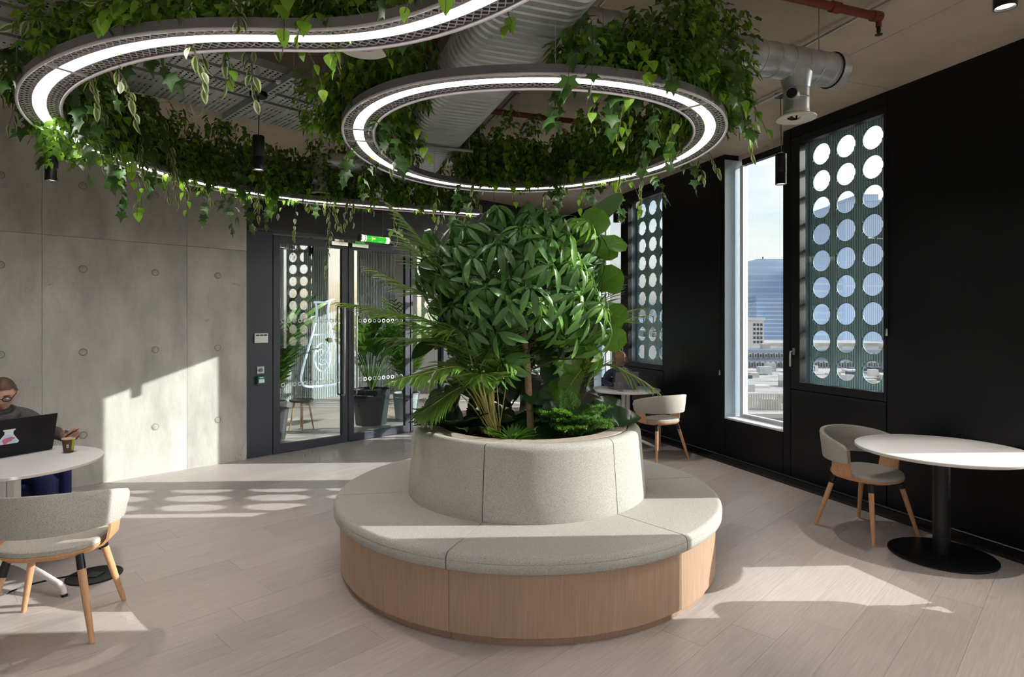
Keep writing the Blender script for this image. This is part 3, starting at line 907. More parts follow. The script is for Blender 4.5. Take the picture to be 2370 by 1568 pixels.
# navy tub seat behind the left table
nc = (-3.78, 4.36)
nv = thing('navy_armchair', 'dark navy upholstered armchair under the man at the left table', 'armchair', (nc[0], nc[1], 0))
def sq_loop(c, rx, ry, z, rot, n=36, p=4):
    L = []
    for i in range(n):
        x, y = superell(2 * math.pi * i / n, rx, ry, p); L.append((c[0] + x * math.cos(rot) - y * math.sin(rot), c[1] + x * math.sin(rot) + y * math.cos(rot), z))
    return L
rot_m = math.atan2(-0.35, 0.94)
b = MB(); b.loft([sq_loop(nc, .30, .34, .10, rot_m), sq_loop(nc, .32, .36, .13, rot_m), sq_loop(nc, .325, .365, .42, rot_m), sq_loop(nc, .30, .34, .455, rot_m), sq_loop(nc, .1, .1, .46, rot_m)]); b.build('seat', NAVY, nv, smooth=True)
bk = (nc[0] - 0.30 * math.cos(rot_m), nc[1] - 0.30 * math.sin(rot_m))
b = MB(); b.loft([sq_loop(bk, .07, .37, .16, rot_m), sq_loop(bk, .08, .38, .30, rot_m), sq_loop(bk, .075, .36, .74, rot_m), sq_loop(bk, .04, .33, .78, rot_m)]); b.build('backrest', NAVY, nv, smooth=True)
for s in (1, -1):
    ac = (nc[0] - s * 0.345 * math.sin(rot_m) , nc[1] + s * 0.345 * math.cos(rot_m))
    b = MB(); b.loft([sq_loop(ac, .30, .05, .16, rot_m), sq_loop(ac, .31, .055, .30, rot_m), sq_loop(ac, .31, .055, .555, rot_m), sq_loop(ac, .28, .03, .585, rot_m)]); b.build('armrest', NAVY, nv, smooth=True)
for sx in (1, -1):
    for sy in (1, -1):
        q = sq_loop(nc, .25, .28, 0, rot_m, 4, 2)
    pass
for i in range(4):
    a = rot_m + R(45 + 90 * i); b = MB(); b.cyl((nc[0] + .33 * math.cos(a), nc[1] + .33 * math.sin(a)), .014, 0, .105, 12); b.build('leg', STEEL, nv, smooth=True)

# ================================================================== laptops, cup, glass, pen
def laptop(label, hinge, e, back, Wd, Dp, tilt, body, lidm, hgt=0.74):
    """hinge: left end seen from the lid side; e: unit along hinge; back: unit from hinge towards the user"""
    h = Vector((*hinge, hgt)); e = Vector((*e, 0)); bk = Vector((*back, 0)); up = Vector((0, 0, 1))
    t = thing('laptop', label, 'laptop', (h + e * Wd / 2))
    Mx = Matrix(((e.x, bk.x, 0, h.x), (e.y, bk.y, 0, h.y), (0, 0, 1, h.z), (0, 0, 0, 1)))
    b = MB(); b.box((0, 0.004, 0.003), (Wd, Dp, 0.017), M=Mx); b.build('base', body, t, bevel=0.004)
    b = MB(); b.box((0.02, 0.02, 0.017), (Wd - 0.02, Dp * 0.55, 0.0185), M=Mx); b.build('keyboard', PLASTIC_B, t)
    ct, st = math.cos(tilt), math.sin(tilt)
    ML = Mx @ Matrix(((1, 0, 0, 0), (0, ct, -st, 0.008), (0, st, ct, 0.016), (0, 0, 0, 1)))     # lid: local z up the lid, y to the user
    b = MB(); b.box((0, -0.006, 0), (Wd, 0.0, Dp), M=ML); lid = b.build('lid', lidm, t, bevel=0.003); sub(t, lid)
    b = MB(); b.box((0.008, 0.0, 0.012), (Wd - 0.008, 0.001, Dp - 0.008), M=ML); b.build('screen', PLASTIC_B, lid)
    return t, ML, lid
lt, LM, lid = laptop('black laptop with a flask sticker on its lid at the left table', (-3.315, 3.815), (0.42, 0.907), (-0.907, 0.42), 0.37, 0.245, R(14), PLASTIC_B, PLASTIC_B)
def decal(poly, d, m, name, parent):
    b = MB(); n = len(poly)
    v = [(x, -0.0065 - d, z) for x, z in poly] + [(x, -0.0062, z) for x, z in poly]
    f = [tuple(range(n)), tuple(range(2 * n - 1, n - 1, -1))] + [(i, n + i, n + (i + 1) % n, (i + 1) % n) for i in range(n)]
    b.add(v, f, M=LM); return b.build(name, m, parent)
cx, cz = 0.095, 0.105
fl_ = [(-.050, .0), (-.056, .012), (-.022, .066), (-.022, .088), (-.030, .090), (-.030, .100), (.030, .100), (.030, .090), (.022, .088), (.022, .066), (.056, .012), (.050, .0)]
fo = decal([(cx + x * 1.12, cz - .03 + z) for x, z in fl_], 0.0006, PAPER, 'flask_sticker', lid); sub(lt, fo)
decal([(cx + x * 0.98, cz - .026 + z * .93) for x, z in fl_[:3] + fl_[-3:]], 0.0009, STK_B, 'flask_liquid', lid)
br = [(.034 * math.cos(a) * (1 + .12 * math.cos(5 * a)), .016 * math.sin(a) * (1 + .15 * math.cos(6 * a)) + .006 * math.cos(a)) for a in [2 * math.pi * i / 24 for i in range(24)]]
decal([(cx + x, cz + z) for x, z in br], 0.0012, STK_P, 'brain_print', lid)
decal([(cx - .012 + x * .4, cz - .018 + z * .7) for x, z in br], 0.0013, STK_P, 'brain_stem_print', lid)
l2, LM2, lid2 = laptop('grey laptop open on the small white table by the windows', (1.30, 7.66), (0.97, 0.243), (-0.243, 0.97), 0.32, 0.22, R(12), LAP_G, LAP_G)

cp = (-2.98, 4.05, 0.74)
cup = thing('coffee_cup', 'brown takeaway coffee cup with green stripe and white square label', 'cup', cp)
b = MB(); b.lathe([(0, 0.0), (0.026, 0.0), (0.027, 0.002), (0.0375, 0.090)], cp, 40); b.build('cup_wall', CUP, cup, smooth=True)
b = MB(); b.lathe([(0.0270, 0.003), (0.0379, 0.090)], cp, 8, a0=R(-22), a1=R(25)); b.build('green_stripe', CUPG, cup, smooth=True)
b = MB(); b.lathe([(0.0365, 0.088), (0.0395, 0.090), (0.0398, 0.094), (0.037, 0.0955), (0.035, 0.092), (0.030, 0.075), (0, 0.074)], cp, 40); b.build('rolled_rim', CUPRIM, cup, smooth=True)
def cup_patch(a0, a1, z0, z1, d, m, nm):
    f = lambda z: 0.027 + (0.0375 - 0.027) * (z - 0.002) / 0.088 + d
    b = MB(); b.lathe([(f(z0), z0), (f(z1), z1)], cp, 6, a0=R(a0), a1=R(a1)); return b.build(nm, m, cup, smooth=True)
cup_patch(-72, -52, 0.036, 0.058, 0.0004, PAPER, 'square_label')
cup_patch(-67, -57, 0.040, 0.054, 0.0007, CUP, 'label_mark')
cup_patch(-65, -63.6, 0.042, 0.052, 0.0009, PAPER, 'label_mark'); cup_patch(-61, -59.6, 0.042, 0.052, 0.0009, PAPER, 'label_mark')
gp = (1.355, 7.50, 0.74)
gl = thing('water_glass', 'clear faceted water glass beside the grey laptop', 'glass', gp)
b = MB(); b.lathe([(0, 0.0), (0.028, 0.0), (0.030, 0.006), (0.036, 0.115), (0.0335, 0.115), (0.027, 0.012), (0, 0.012)], gp, 12); b.build('tumbler', GLASS_S, gl)
b = MB(); b.lathe([(0, 0.0125), (0.026, 0.0125), (0.029, 0.045), (0, 0.045)], gp, 12); b.build('water', GLASS_S, gl)

# floor box and cable below the left table
fb = thing('floor_outlet', 'dark round floor outlet cover beside the left chair', 'outlet', (-2.66, 3.84, 0))
b = MB(); b.lathe([(0.155, 0.0005), (0.155, 0.006), (0.148, 0.008), (0.14, 0.006), (0, 0.006)], (-2.66, 3.84, 0), 48); b.build('cover', PLASTIC_B, fb, smooth=True)
b = MB(); b.box((-2.70, 3.80, 0.006), (-2.62, 3.88, 0.009)); b.build('flap', BLACK2, fb)
cb = MB(); cb.tube(resample([(-2.70, 3.84, .011), (-2.82, 3.81, .006), (-2.95, 3.70, .006), (-3.03, 3.52, .006), (-3.12, 3.42, .006), (-3.3, 3.5, .006)], 0.03, False), 0.005, 8)
cbo = cb.build('power_cable', PLASTIC_B, None, smooth=True); tag(cbo, 'thin black power cable snaking from the floor outlet under the left table', 'cable')

# ================================================================== people
def skin_obj(name, verts, edges, radii, material, parent, levels=2, root=0):
    me = bpy.data.meshes.new(name); me.from_pydata(verts, edges, [])
    o = bpy.data.objects.new('tmp', me); COL.objects.link(o)
    sk = o.modifiers.new('s', 'SKIN'); sk.use_smooth_shade = True; sk.branch_smoothing = 0.6
    ly = me.skin_vertices[0].data
    for i, r in enumerate(radii):
        ly[i].radius = (r, r) if not isinstance(r, tuple) else r
        ly[i].use_root = (i == root)
    ss = o.modifiers.new('u', 'SUBSURF'); ss.levels = levels; ss.render_levels = levels
    dg = bpy.context.evaluated_depsgraph_get(); dg.update()
    nm = bpy.data.meshes.new_from_object(o.evaluated_get(dg))
    bpy.data.objects.remove(o, do_unlink=True)
    nm.name = name
    nm.materials.clear(); nm.materials.append(material)
    nm.polygons.foreach_set('use_smooth', [True] * len(nm.polygons))
    if parent is not None:
        nm.transform(MW[parent.name].inverted())
    return link(nm, name, parent)
def gs(x, c, s): return math.exp(-((x - c) / s) ** 2)
def head_mesh(nu=48, nv=36):
    """front is -y locally, z up, centre at mid head; height .235"""
    V = []; F = []
    for j in range(nv + 1):
        ph = math.pi * j / nv
        for i in range(nu):
            th = 2 * math.pi * i / nu
            x = math.sin(ph) * math.sin(th); y = -math.sin(ph) * math.cos(th); z = math.cos(ph)
            X, Y, Z = x * 0.077, y * 0.097, z * 0.118
            if z < 0: X *= 1 - 0.30 * (-z) ** 1.5; Y *= 1 - 0.08 * (-z)
            if y < 0:
                fz = Z; fx = X
                Y -= 0.022 * gs(fx, 0, .013) * (gs(fz, -.022, .017) + .5 * gs(fz, 0.0, .02))      # nose
                Y += 0.010 * (gs(abs(fx), .031, .016)) * gs(fz, .008, .013)                       # sockets
                Y -= 0.005 * gs(fz, .030, .012) * gs(abs(fx), .028, .03)                          # brow
                Y -= 0.006 * gs(fx, 0, .022) * (gs(fz, -.060, .006) + gs(fz, -.071, .006))        # lips
                Y += 0.004 * gs(fx, 0, .025) * gs(fz, -.0655, .003)
                Y -= 0.010 * gs(fx, 0, .028) * gs(fz, -.100, .018)                                # chin
                Y += 0.004 * gs(abs(fx), .05, .02) * gs(fz, -.055, .02)                           # cheeks
            X += math.copysign(0.014, X) * gs(Y, .012, .012) * (gs(Z, -.005, .022)) if abs(x) > .9 else 0   # ears
            V.append((X, Y, Z))
    for j in range(nv):
        for i in range(nu):
            F.append((j * nu + i, (j + 1) * nu + i, (j + 1) * nu + (i + 1) % nu, j * nu + (i + 1) % nu))
    return V, F
def hair_cap(V, F, keep, off):
    """faces of the head pushed outwards where keep(x,y,z)"""
    idx = {}; nv_ = []; nf = []
    for f in F:
        c = [sum(V[i][k] for i in f) / len(f) for k in range(3)]
        if keep(*c):
            g = []
            for i in f:
                if i not in idx:
                    p = Vector(V[i]); idx[i] = len(nv_); nv_.append(tuple(p * (1 + off / p.length)))
                g.append(idx[i])
            nf.append(tuple(g))
    return nv_, nf
def hand(wrist, palm, dirv, side, curl, name, parent, sk_root_r=.02, spread=.5):
    """one continuous hand: palm and five bent fingers"""
    wv = Vector(wrist); pv = Vector(palm); d = Vector(dirv).normalized(); s = Vector(side).normalized(); n = d.cross(s).normalized()
    verts = [wv, wv.lerp(pv, .6), pv]; edges = [(0, 1), (1, 2)]; rad = [(.021, .021), (.027, .022), (.026, .021)]
    lens = [(.026, .022, .018), (.030, .026, .020), (.028, .024, .019), (.022, .018, .016)]
    for k, (a, b_, c_) in enumerate(lens):
        lat = (1.5 - k) * 0.019
        base = pv + s * lat + d * 0.030
        i0 = len(verts); verts.append(base); edges.append((2, i0)); rad.append((.0095, .0095))
        dd = d + s * (1.5 - k) * .12 * spread; p = base
        for q, l in enumerate((a, b_, c_)):
            ang = curl[k] * (q + 1) * .55
            dv = (dd * math.cos(ang) - n * math.sin(ang)).normalized(); p = p + dv * l
            verts.append(p); edges.append((len(verts) - 2, len(verts) - 1)); rad.append((.0092 - .0008 * q, .0092 - .0008 * q))
    base = wv.lerp(pv, .45) + s * .030; i0 = len(verts); verts.append(base); edges.append((1, i0)); rad.append((.012, .012))
    p = base
    for q, l in enumerate((.030, .026)):
        dv = (d * .8 + s * .5 - n * (.55 + .2 * q)).normalized(); p = p + dv * l; verts.append(p); edges.append((len(verts) - 2, len(verts) - 1)); rad.append((.0105, .0105))
    return skin_obj(name, [tuple(v) for v in verts], edges, rad, SKIN, parent, 2, 0)

HV, HF = head_mesh()
def put_head(person, loc, yaw, pitch, roll, hairm, keep, off):
    Mh = Matrix.Translation(Vector(loc)) @ Matrix.Rotation(yaw, 4, 'Z') @ Matrix.Rotation(pitch, 4, 'X') @ Matrix.Rotation(roll, 4, 'Y')
    return Mh

# --- man at the left table
mp = Vector((-3.80, 4.40, 0))
fw_ = Vector((0.90, -0.43, 0)).normalized(); lf = Vector((-fw_.y, fw_.x, 0))     # his left
man = thing('person', 'man with short hair and glasses in a grey hoodie working at a black laptop', 'person', tuple(mp))
P = lambda f, l, z: mp + fw_ * f + lf * l + Vector((0, 0, z))
vs = [P(-.05, 0, .50), P(-.05, 0, .64), P(.02, 0, .80), P(.07, 0, .915), P(.11, 0, .985), P(.135, 0, 1.03),
      P(.06, .10, .93), P(.07, .19, .90), P(.15, .27, .80), P(.33, .31, .755), P(.50, .30, .775),
      P(.06, -.10, .93), P(.07, -.19, .90), P(.15, -.26, .80), P(.32, -.22, .755), P(.45, -.15, .775),
      P(.0, .10, .50), P(.42, .13, .50), P(.46, .13, .10), P(.0, -.10, .50), P(.42, -.13, .50), P(.46, -.13, .10)]
es = [(0, 1), (1, 2), (2, 3), (3, 4), (4, 5), (3, 6), (6, 7), (7, 8), (8, 9), (9, 10), (3, 11), (11, 12), (12, 13), (13, 14), (14, 15), (0, 16), (16, 17), (17, 18), (0, 19), (19, 20), (20, 21)]
ra = [(.15, .13), (.15, .12), (.15, .12), (.12, .10), (.062, .062), (.055, .055), .085, .075, .055, .045, .034, .085, .075, .055, .045, .034, .09, .075, .05, .09, .075, .05]
ra = [r if isinstance(r, tuple) else (r, r) for r in ra]
skin_obj('hoodie', [P(-.05, 0, .60)] + vs[1:16], es[:15], [(.12, .10), (.12, .10), (.13, .11)] + ra[3:16], HOODIE, man)
skin_obj('trousers', [vs[i] for i in (0, 16, 17, 18, 19, 20, 21)], [(0, 1), (1, 2), (2, 3), (0, 4), (4, 5), (5, 6)], [ra[i] for i in (0, 16, 17, 18, 19, 20, 21)], NAVY, man)
for s in (.13, -.13):
    f0 = P(.46, s, .0)
    b = MB(); Mx = Matrix.Translation(f0) @ Matrix.Rotation(math.atan2(fw_.y, fw_.x), 4, 'Z')
    b.loft([[(-.09 + x, y, z) for x, y in ((0, -.035), (.08, -.042), (.2, -.045), (.25, -.02), (.25, .02), (.2, .045), (.08, .042), (0, .035))] for z in (0.0, .05)], M=Mx)
    b.loft([[(-.08 + x, y, z) for x, y in ((0, -.03), (.06, -.036), (.12, -.036), (.14, -.02), (.14, .02), (.12, .036), (.06, .036), (0, .03))] for z in (0.05, .10)], M=Mx)
    b.build('shoe', PLASTIC_B, man, smooth=True)
# hood roll around the neck
b = MB(); hp = [P(.085 + .085 * math.cos(a), .10 * math.sin(a), .955 + .03 * -math.cos(a)) for a in [2 * math.pi * i / 20 for i in range(20)]]
b.tube(hp, [.030 + .014 * (1 - math.cos(2 * math.pi * i / 20)) / 2 for i in range(20)], 10, loop=True); b.build('hood', HOODIE, man, smooth=True)
view = Vector((0.55, -0.83, 0)).normalized()
yaw = math.atan2(view.y, view.x) + math.pi / 2
Mh = Matrix.Translation(P(.155, 0.0, 1.10)) @ Matrix.Rotation(yaw, 4, 'Z') @ Matrix.Rotation(R(24), 4, 'X')
hv = [Mh @ Vector(v) for v in HV]
b = MB(); b.add(hv, HF); hd_ = b.build('head', SKIN, man, smooth=True, angle=180); sub(man, hd_)
cv, cf = hair_cap(HV, HF, lambda x, y, z: z > .045 + max(0, -y) * .28 or (y > .02 and z > -.045) or (y > -.03 and z > .02), .006)
b = MB(); b.add(cv, cf, M=Mh); b.build('hair', HAIR_B, hd_, smooth=True, angle=180)
for s in (1, -1):
    b = MB(); lp = [Mh @ Vector((s * .033 + .025 * math.cos(a), -.100 - .004 * math.cos(a) * s * -1, .008 + .018 * math.sin(a))) for a in [2 * math.pi * i / 20 for i in range(20)]]
    b.tube(lp, .0028, 6, loop=True); b.build('glasses_rim', PLASTIC_B, hd_, smooth=True)
    b = MB(); c = Mh @ Vector((s * .033, -.099, .008)); b.add([c] + lp, [(0, 1 + i, 1 + (i + 1) % 20) for i in range(20)]); b.build('glasses_lens', GLASS_S, hd_)
    b = MB(); b.tube([Mh @ Vector((s * .058, -.098, .012)), Mh @ Vector((s * .077, -.03, .012)), Mh @ Vector((s * .079, .02, .006))], .0026, 6); b.build('glasses_temple', PLASTIC_B, hd_)
    b = MB(); e0 = Mh @ Vector((s * .031, -.081, .008)); b.lathe([(0, -.011), (.008, -.008), (.011, 0), (.008, .008), (0, .011)], tuple(e0), 12); b.build('eye', PAPER, hd_, smooth=True)
    b = MB(); b.tube([Mh @ Vector((s * .014, -.097, .030)), Mh @ Vector((s * .032, -.097, .036)), Mh @ Vector((s * .050, -.088, .030))], .0035, 6); b.build('eyebrow', HAIR_B, hd_)
b = MB(); b.tube([Mh @ Vector((-.010, -.104, .012)), Mh @ Vector((.010, -.104, .012))], .0026, 6); b.build('glasses_bridge', PLASTIC_B, hd_)
hw = Vector((-3.235, 4.335, .790)); hp_ = Vector((-3.165, 4.300, .800))
# hands: his left holds the pen beside the cup, the right rests on the keyboard
hnd = hand(hw, hp_, (.82, -.35, .18), (-.25, -.75, .55), (1.1, 1.0, 1.1, 1.2), 'hand', man)
skin_obj('sleeve', [tuple(vs[9]), tuple(vs[9].lerp(hw, .5)), tuple(hw)], [(0, 1), (1, 2)], [(.046, .046), (.04, .04), (.030, .030)], HOODIE, man, 2)
hand(P(.44, -.13, .785), P(.51, -.10, .79), (.85, .1, -.05), (.1, .9, .1), (.5, .5, .5, .5), 'hand', man)
pn = MB(); pn.tube([(-3.16, 4.265, .802), (-3.09, 4.255, .842), (-3.055, 4.250, .862)], [.0035, .0045, .0015], 8)
po = pn.build('pen', PLASTIC_B, None, smooth=True); tag(po, 'black pen held in the hand above the coffee cup', 'pen')

# --- woman at the far table
wp_ = Vector((1.50, 8.42, 0)); fw2 = Vector((-0.1, -1, 0)).normalized(); lf2 = Vector((-fw2.y, fw2.x, 0))
wom = thing('person', 'woman with long blonde hair looking down at a grey laptop by the window', 'person', tuple(wp_))
P2 = lambda f, l, z: wp_ + fw2 * f + lf2 * l + Vector((0, 0, z))
v2 = [P2(-.05, 0, .52), P2(-.02, 0, .66), P2(.02, 0, .80), P2(.05, 0, .90), P2(.08, 0, .97), P2(.10, 0, 1.01),
      P2(.05, .09, .91), P2(.06, .16, .88), P2(.12, .21, .76), P2(.30, .16, .76), P2(.40, .12, .765),
      P2(.05, -.09, .91), P2(.06, -.16, .88), P2(.12, -.21, .76), P2(.30, -.16, .76), P2(.40, -.12, .765)]
e2 = es[:15]; r2 = [(.14, .12), (.12, .10), (.125, .10), (.10, .085), (.048, .048), (.045, .045), (.07, .07), (.062, .062), (.045, .045), (.037, .037), (.03, .03), (.07, .07), (.062, .062), (.045, .045), (.037, .037), (.03, .03)]
skin_obj('jumper', v2, e2, r2, BLUETOP, wom)
skin_obj('trousers', [P2(-.05, 0, .52), P2(0, .09, .50), P2(.40, .11, .50), P2(.42, .11, .06), P2(0, -.09, .50), P2(.40, -.11, .50), P2(.42, -.11, .06)], [(0, 1), (1, 2), (2, 3), (0, 4), (4, 5), (5, 6)], [(.14, .12), (.085, .085), (.07, .07), (.045, .045), (.085, .085), (.07, .07), (.045, .045)], DARKTOP, wom)
Mh2 = Matrix.Translation(P2(.13, 0, 1.085)) @ Matrix.Rotation(math.atan2(fw2.y, fw2.x) + math.pi / 2, 4, 'Z') @ Matrix.Rotation(R(28), 4, 'X')
b = MB(); b.add([Mh2 @ Vector(v) for v in HV], HF); h2_ = b.build('head', SKIN, wom, smooth=True, angle=180); sub(wom, h2_)
cv, cf = hair_cap(HV, HF, lambda x, y, z: z > .06 + max(0, -y) * .05 or (y > -.02 and z > -.02) or (y > .02), .012)
b = MB(); b.add(cv, cf, M=Mh2); b.build('hair', HAIR_Y, h2_, smooth=True, angle=180)
random.seed(12)
b = MB()
for k in range(46):
    a = R(random.uniform(-10, 190)); s = math.cos(a); bk_ = math.sin(a)
    p0 = Mh2 @ Vector((s * .075, bk_ * .085, .05)); p3 = P2(.06 - bk_ * .10 + random.uniform(-.02, .02), -s * .105 + random.uniform(-.02, .02), .87 + random.uniform(-.04, .04))
    p1 = Mh2 @ Vector((s * .092, bk_ * .10, -.03))
    b.tube([p0, p1, p1.lerp(p3, .55) + Vector((0, 0, -.01)), p3], [.010, .013, .011, .004], 6)
o = b.build('long_hair', HAIR_Y, h2_, smooth=True); o['kind'] = 'stuff'
hand(P2(.42, .11, .785), P2(.47, .08, .785), (0, -1, 0), (-1, 0, .1), (.5, .5, .5, .5), 'hand', wom); hand(P2(.42, -.11, .785), P2(.47, -.08, .785), (0, -1, 0), (1, 0, .1), (.5, .5, .5, .5), 'hand', wom)
wc = thing('visitor_chair', 'dark chair under the woman by the window, mostly hidden', 'chair', (1.50, 8.47, 0))
b = MB(); b.loft([sq_loop((1.50, 8.45), .22, .22, .40, 0), sq_loop((1.50, 8.45), .23, .23, .42, 0), sq_loop((1.50, 8.45), .22, .22, .45, 0)]); b.build('seat', DARKTOP, wc, smooth=True)
b = MB(); b.loft([sq_loop((1.50, 8.69), .21, .02, .50, 0), sq_loop((1.50, 8.70), .21, .02, .80, 0)]); b.build('backrest', DARKTOP, wc, smooth=True)
for sx in (1, -1):
    for sy in (1, -1):
        b = MB(); b.cyl((1.50 + sx * .18, 8.45 + sy * .18), .012, 0, .41, 10); b.build('leg', BLACK2, wc)
    b = MB(); b.box((1.50 + sx * .15 - .01, 8.64, .44), (1.50 + sx * .15 + .01, 8.70, .52)); b.build('back_bracket', BLACK2, wc)
# ================================================================== ring lights
RZ = 2.79
BIG = [(0.09, 2.0), (0.01, 2.1), (-0.09, 2.2), (-0.21, 2.3), (-0.35, 2.39), (-0.5, 2.46), (-0.65, 2.5), (-0.8, 2.51), (-0.94, 2.5), (-1.06, 2.49), (-1.18, 2.49), (-1.34, 2.5), (-1.5, 2.53), (-1.66, 2.58), (-1.84, 2.66), (-2.03, 2.77), (-2.21, 2.88), (-2.38, 3.04), (-2.53, 3.2), (-2.65, 3.38), (-2.74, 3.55), (-2.83, 3.75), (-2.86, 4.02), (-2.88, 4.3), (-2.86, 4.61), (-2.78, 4.93), (-2.65, 5.24), (-2.47, 5.5), (-2.24, 5.74), (-1.98, 5.93), (-1.68, 6.08), (-1.36, 6.22), (-1.03, 6.37), (-0.68, 6.53), (-0.36, 6.66)]
SMALL = [(-0.96, 3.67), (-0.88, 3.47), (-0.78, 3.3), (-0.64, 3.15), (-0.49, 3.05), (-0.33, 2.98), (-0.18, 2.95), (-0.01, 2.93), (0.16, 2.92), (0.33, 2.93), (0.5, 2.97), (0.69, 3.04), (0.84, 3.12), (0.99, 3.25), (1.11, 3.4), (1.2, 3.59), (1.26, 3.8), (1.28, 4.04), (1.25, 4.3), (1.17, 4.58), (1.02, 4.84), (0.79, 5.12), (0.48, 5.32), (0.17, 5.41), (-0.14, 5.39), (-0.44, 5.29), (-0.68, 5.1), (-0.85, 4.86), (-0.96, 4.55), (-1.02, 4.25), (-1.01, 3.96)]
def smooth_path(pts, closed, it=2):
    P = [Vector((x, y, 0)) for x, y in pts]
    for _ in range(it):
        Q = [p.copy() for p in P]
        for i in range(len(P)):
            if closed or 0 < i < len(P) - 1:
                Q[i] = P[i] * .5 + (P[i - 1] + P[(i + 1) % len(P)]) * .25
        P = Q
    return P
def normals(P, closed):
    N = []
    for i in range(len(P)):
        d = (P[(i + 1) % len(P)] if closed or i < len(P) - 1 else P[i]) - (P[i - 1] if closed or i > 0 else P[i])
        d.normalize(); N.append(Vector((d.y, -d.x, 0)))
    return N
FILL_REAR = [(-5.2, 0.9), (-4.6, 0.0), (-3.6, -0.75), (-2.4, -1.05), (-1.2, -1.0), (-0.1, -0.7), (0.8, -0.2), (1.35, 0.45), (1.35, 1.05), (0.9, 1.5), (0.4, 1.8)]  # unseen run added behind the camera to brighten the foreground
BIGP = resample(smooth_path(BIG, False), 0.04, False)
FILL_REARP = resample(smooth_path(FILL_REAR + BIG[:2], False), 0.04, False)
SMALLP = resample(smooth_path(SMALL, True), 0.04, True)
HW = 0.094
def ring_light(P, closed, label, flip):
    t = thing('ring_light', label, 'pendant light', (P[0].x, P[0].y, RZ), 0, 'suspended ring lights')
    N = normals(P, closed)
    n = len(P)
    def sec(i, o0, o1, z0, z1):
        return [P[i] + N[i] * o0 + Vector((0, 0, z0)), P[i] + N[i] * o1 + Vector((0, 0, z0)), P[i] + N[i] * o1 + Vector((0, 0, z1)), P[i] + N[i] * o0 + Vector((0, 0, z1))]
    for s, nm in ((1, 'outer_rim'), (-1, 'inner_rim')):
        b = MB(); b.loft([sec(i, s * HW - .004, s * HW + .004, RZ, RZ + .045) for i in range(n)], loop=closed)
        o = b.build(nm, RIM_D, t, smooth=True); sub(t, o)
        b = MB(); b.tube([P[i] + N[i] * s * HW + Vector((0, 0, RZ)) for i in range(n)], .0075, 8, loop=closed); b.build('rim_tube', RIM_M, o, smooth=True)
    b = MB(); b.loft([sec(i, -.034, .034, RZ + .022, RZ + .042) for i in range(n)], loop=closed); b.loft([sec(i, -.034, -.0295, RZ + .007, RZ + .024) for i in range(n)], loop=closed); b.loft([sec(i, .0295, .034, RZ + .007, RZ + .024) for i in range(n)], loop=closed); b.build('led_profile', RIM_M, t)
    L = 15; i = 0
    while i < n - (0 if closed else 1):
        j = min(i + L, n if closed else n - 1)
        b = MB(); b.loft([[P[q % n] + N[q % n] * a + Vector((0, 0, RZ + z)) for a, z in ((-.029, .022), (-.029, .011), (-.014, .0095), (.014, .0095), (.029, .011), (.029, .022))] for q in range(i, j + 1)])
        b.build('led_diffuser', LED, t, smooth=True)
        i = j
    # expanded metal between profile and rims
    b = MB(); th = .0022
    m = n if closed else n - 1
    def bar(p, q, z=RZ + .010):
        d = (q - p); l = d.length
        if l < 1e-6: return
        d.normalize(); sd_ = Vector((-d.y, d.x, 0)) * th
        zz = Vector((0, 0, z)); hh = Vector((0, 0, .004))
        b.add([p - sd_ + zz, p + sd_ + zz, q + sd_ + zz, q - sd_ + zz, p - sd_ + zz + hh, p + sd_ + zz + hh, q + sd_ + zz + hh, q - sd_ + zz + hh], [(0, 3, 2, 1), (0, 1, 5, 4), (2, 3, 7, 6), (1, 2, 6, 5), (3, 0, 4, 7), (4, 5, 6, 7)])
    for s in (1, -1):
        offs = [.033, .053, .073, .092]
        for i in range(m):
            k = (i + 1) % n
            for q in range(3):
                a0, a1 = offs[q], offs[q + 1]
                mid = (P[i] + P[k]) / 2; nm_ = (N[i] + N[k]).normalized()
                if q % 2 == 0:
                    bar(P[i] + N[i] * s * a0, mid + nm_ * s * a1); bar(P[k] + N[k] * s * a0, mid + nm_ * s * a1)
                else:
                    bar(mid + nm_ * s * a0, P[i] + N[i] * s * a1); bar(mid + nm_ * s * a0, P[k] + N[k] * s * a1)
    o = b.build('expanded_mesh', MESHM, t); o['kind'] = 'stuff'
    for i in range(0, n, 38):
        for s in (1, -1):
            if s < 0 and i % 76: continue
            b = MB(); q = P[i] + N[i] * s * HW; b.tube([q + Vector((0, 0, RZ + .04)), q + Vector((0, 0, HC - .004))], .0018, 5); b.build('suspension_wire', STEEL, t)
    for i in range(0, n, 60):
        b = MB(); b.loft([sec(i, -HW, HW, RZ + .006, RZ + .016), [p + (P[(i + 1) % n] - P[i - 1]).normalized() * .03 for p in sec(i, -HW, HW, RZ + .006, RZ + .016)]]); b.build('cross_plate', RIM_M, t)
    return t
ring_light(BIGP, False, 'long winding white LED ring light with mesh sides at upper left', 1)
ring_light(FILL_REARP, False, 'added rear length of the winding LED ring light, unseen behind the viewpoint', 1)
ring_light(SMALLP, True, 'closed oval LED ring light with mesh sides above the planter', 1)

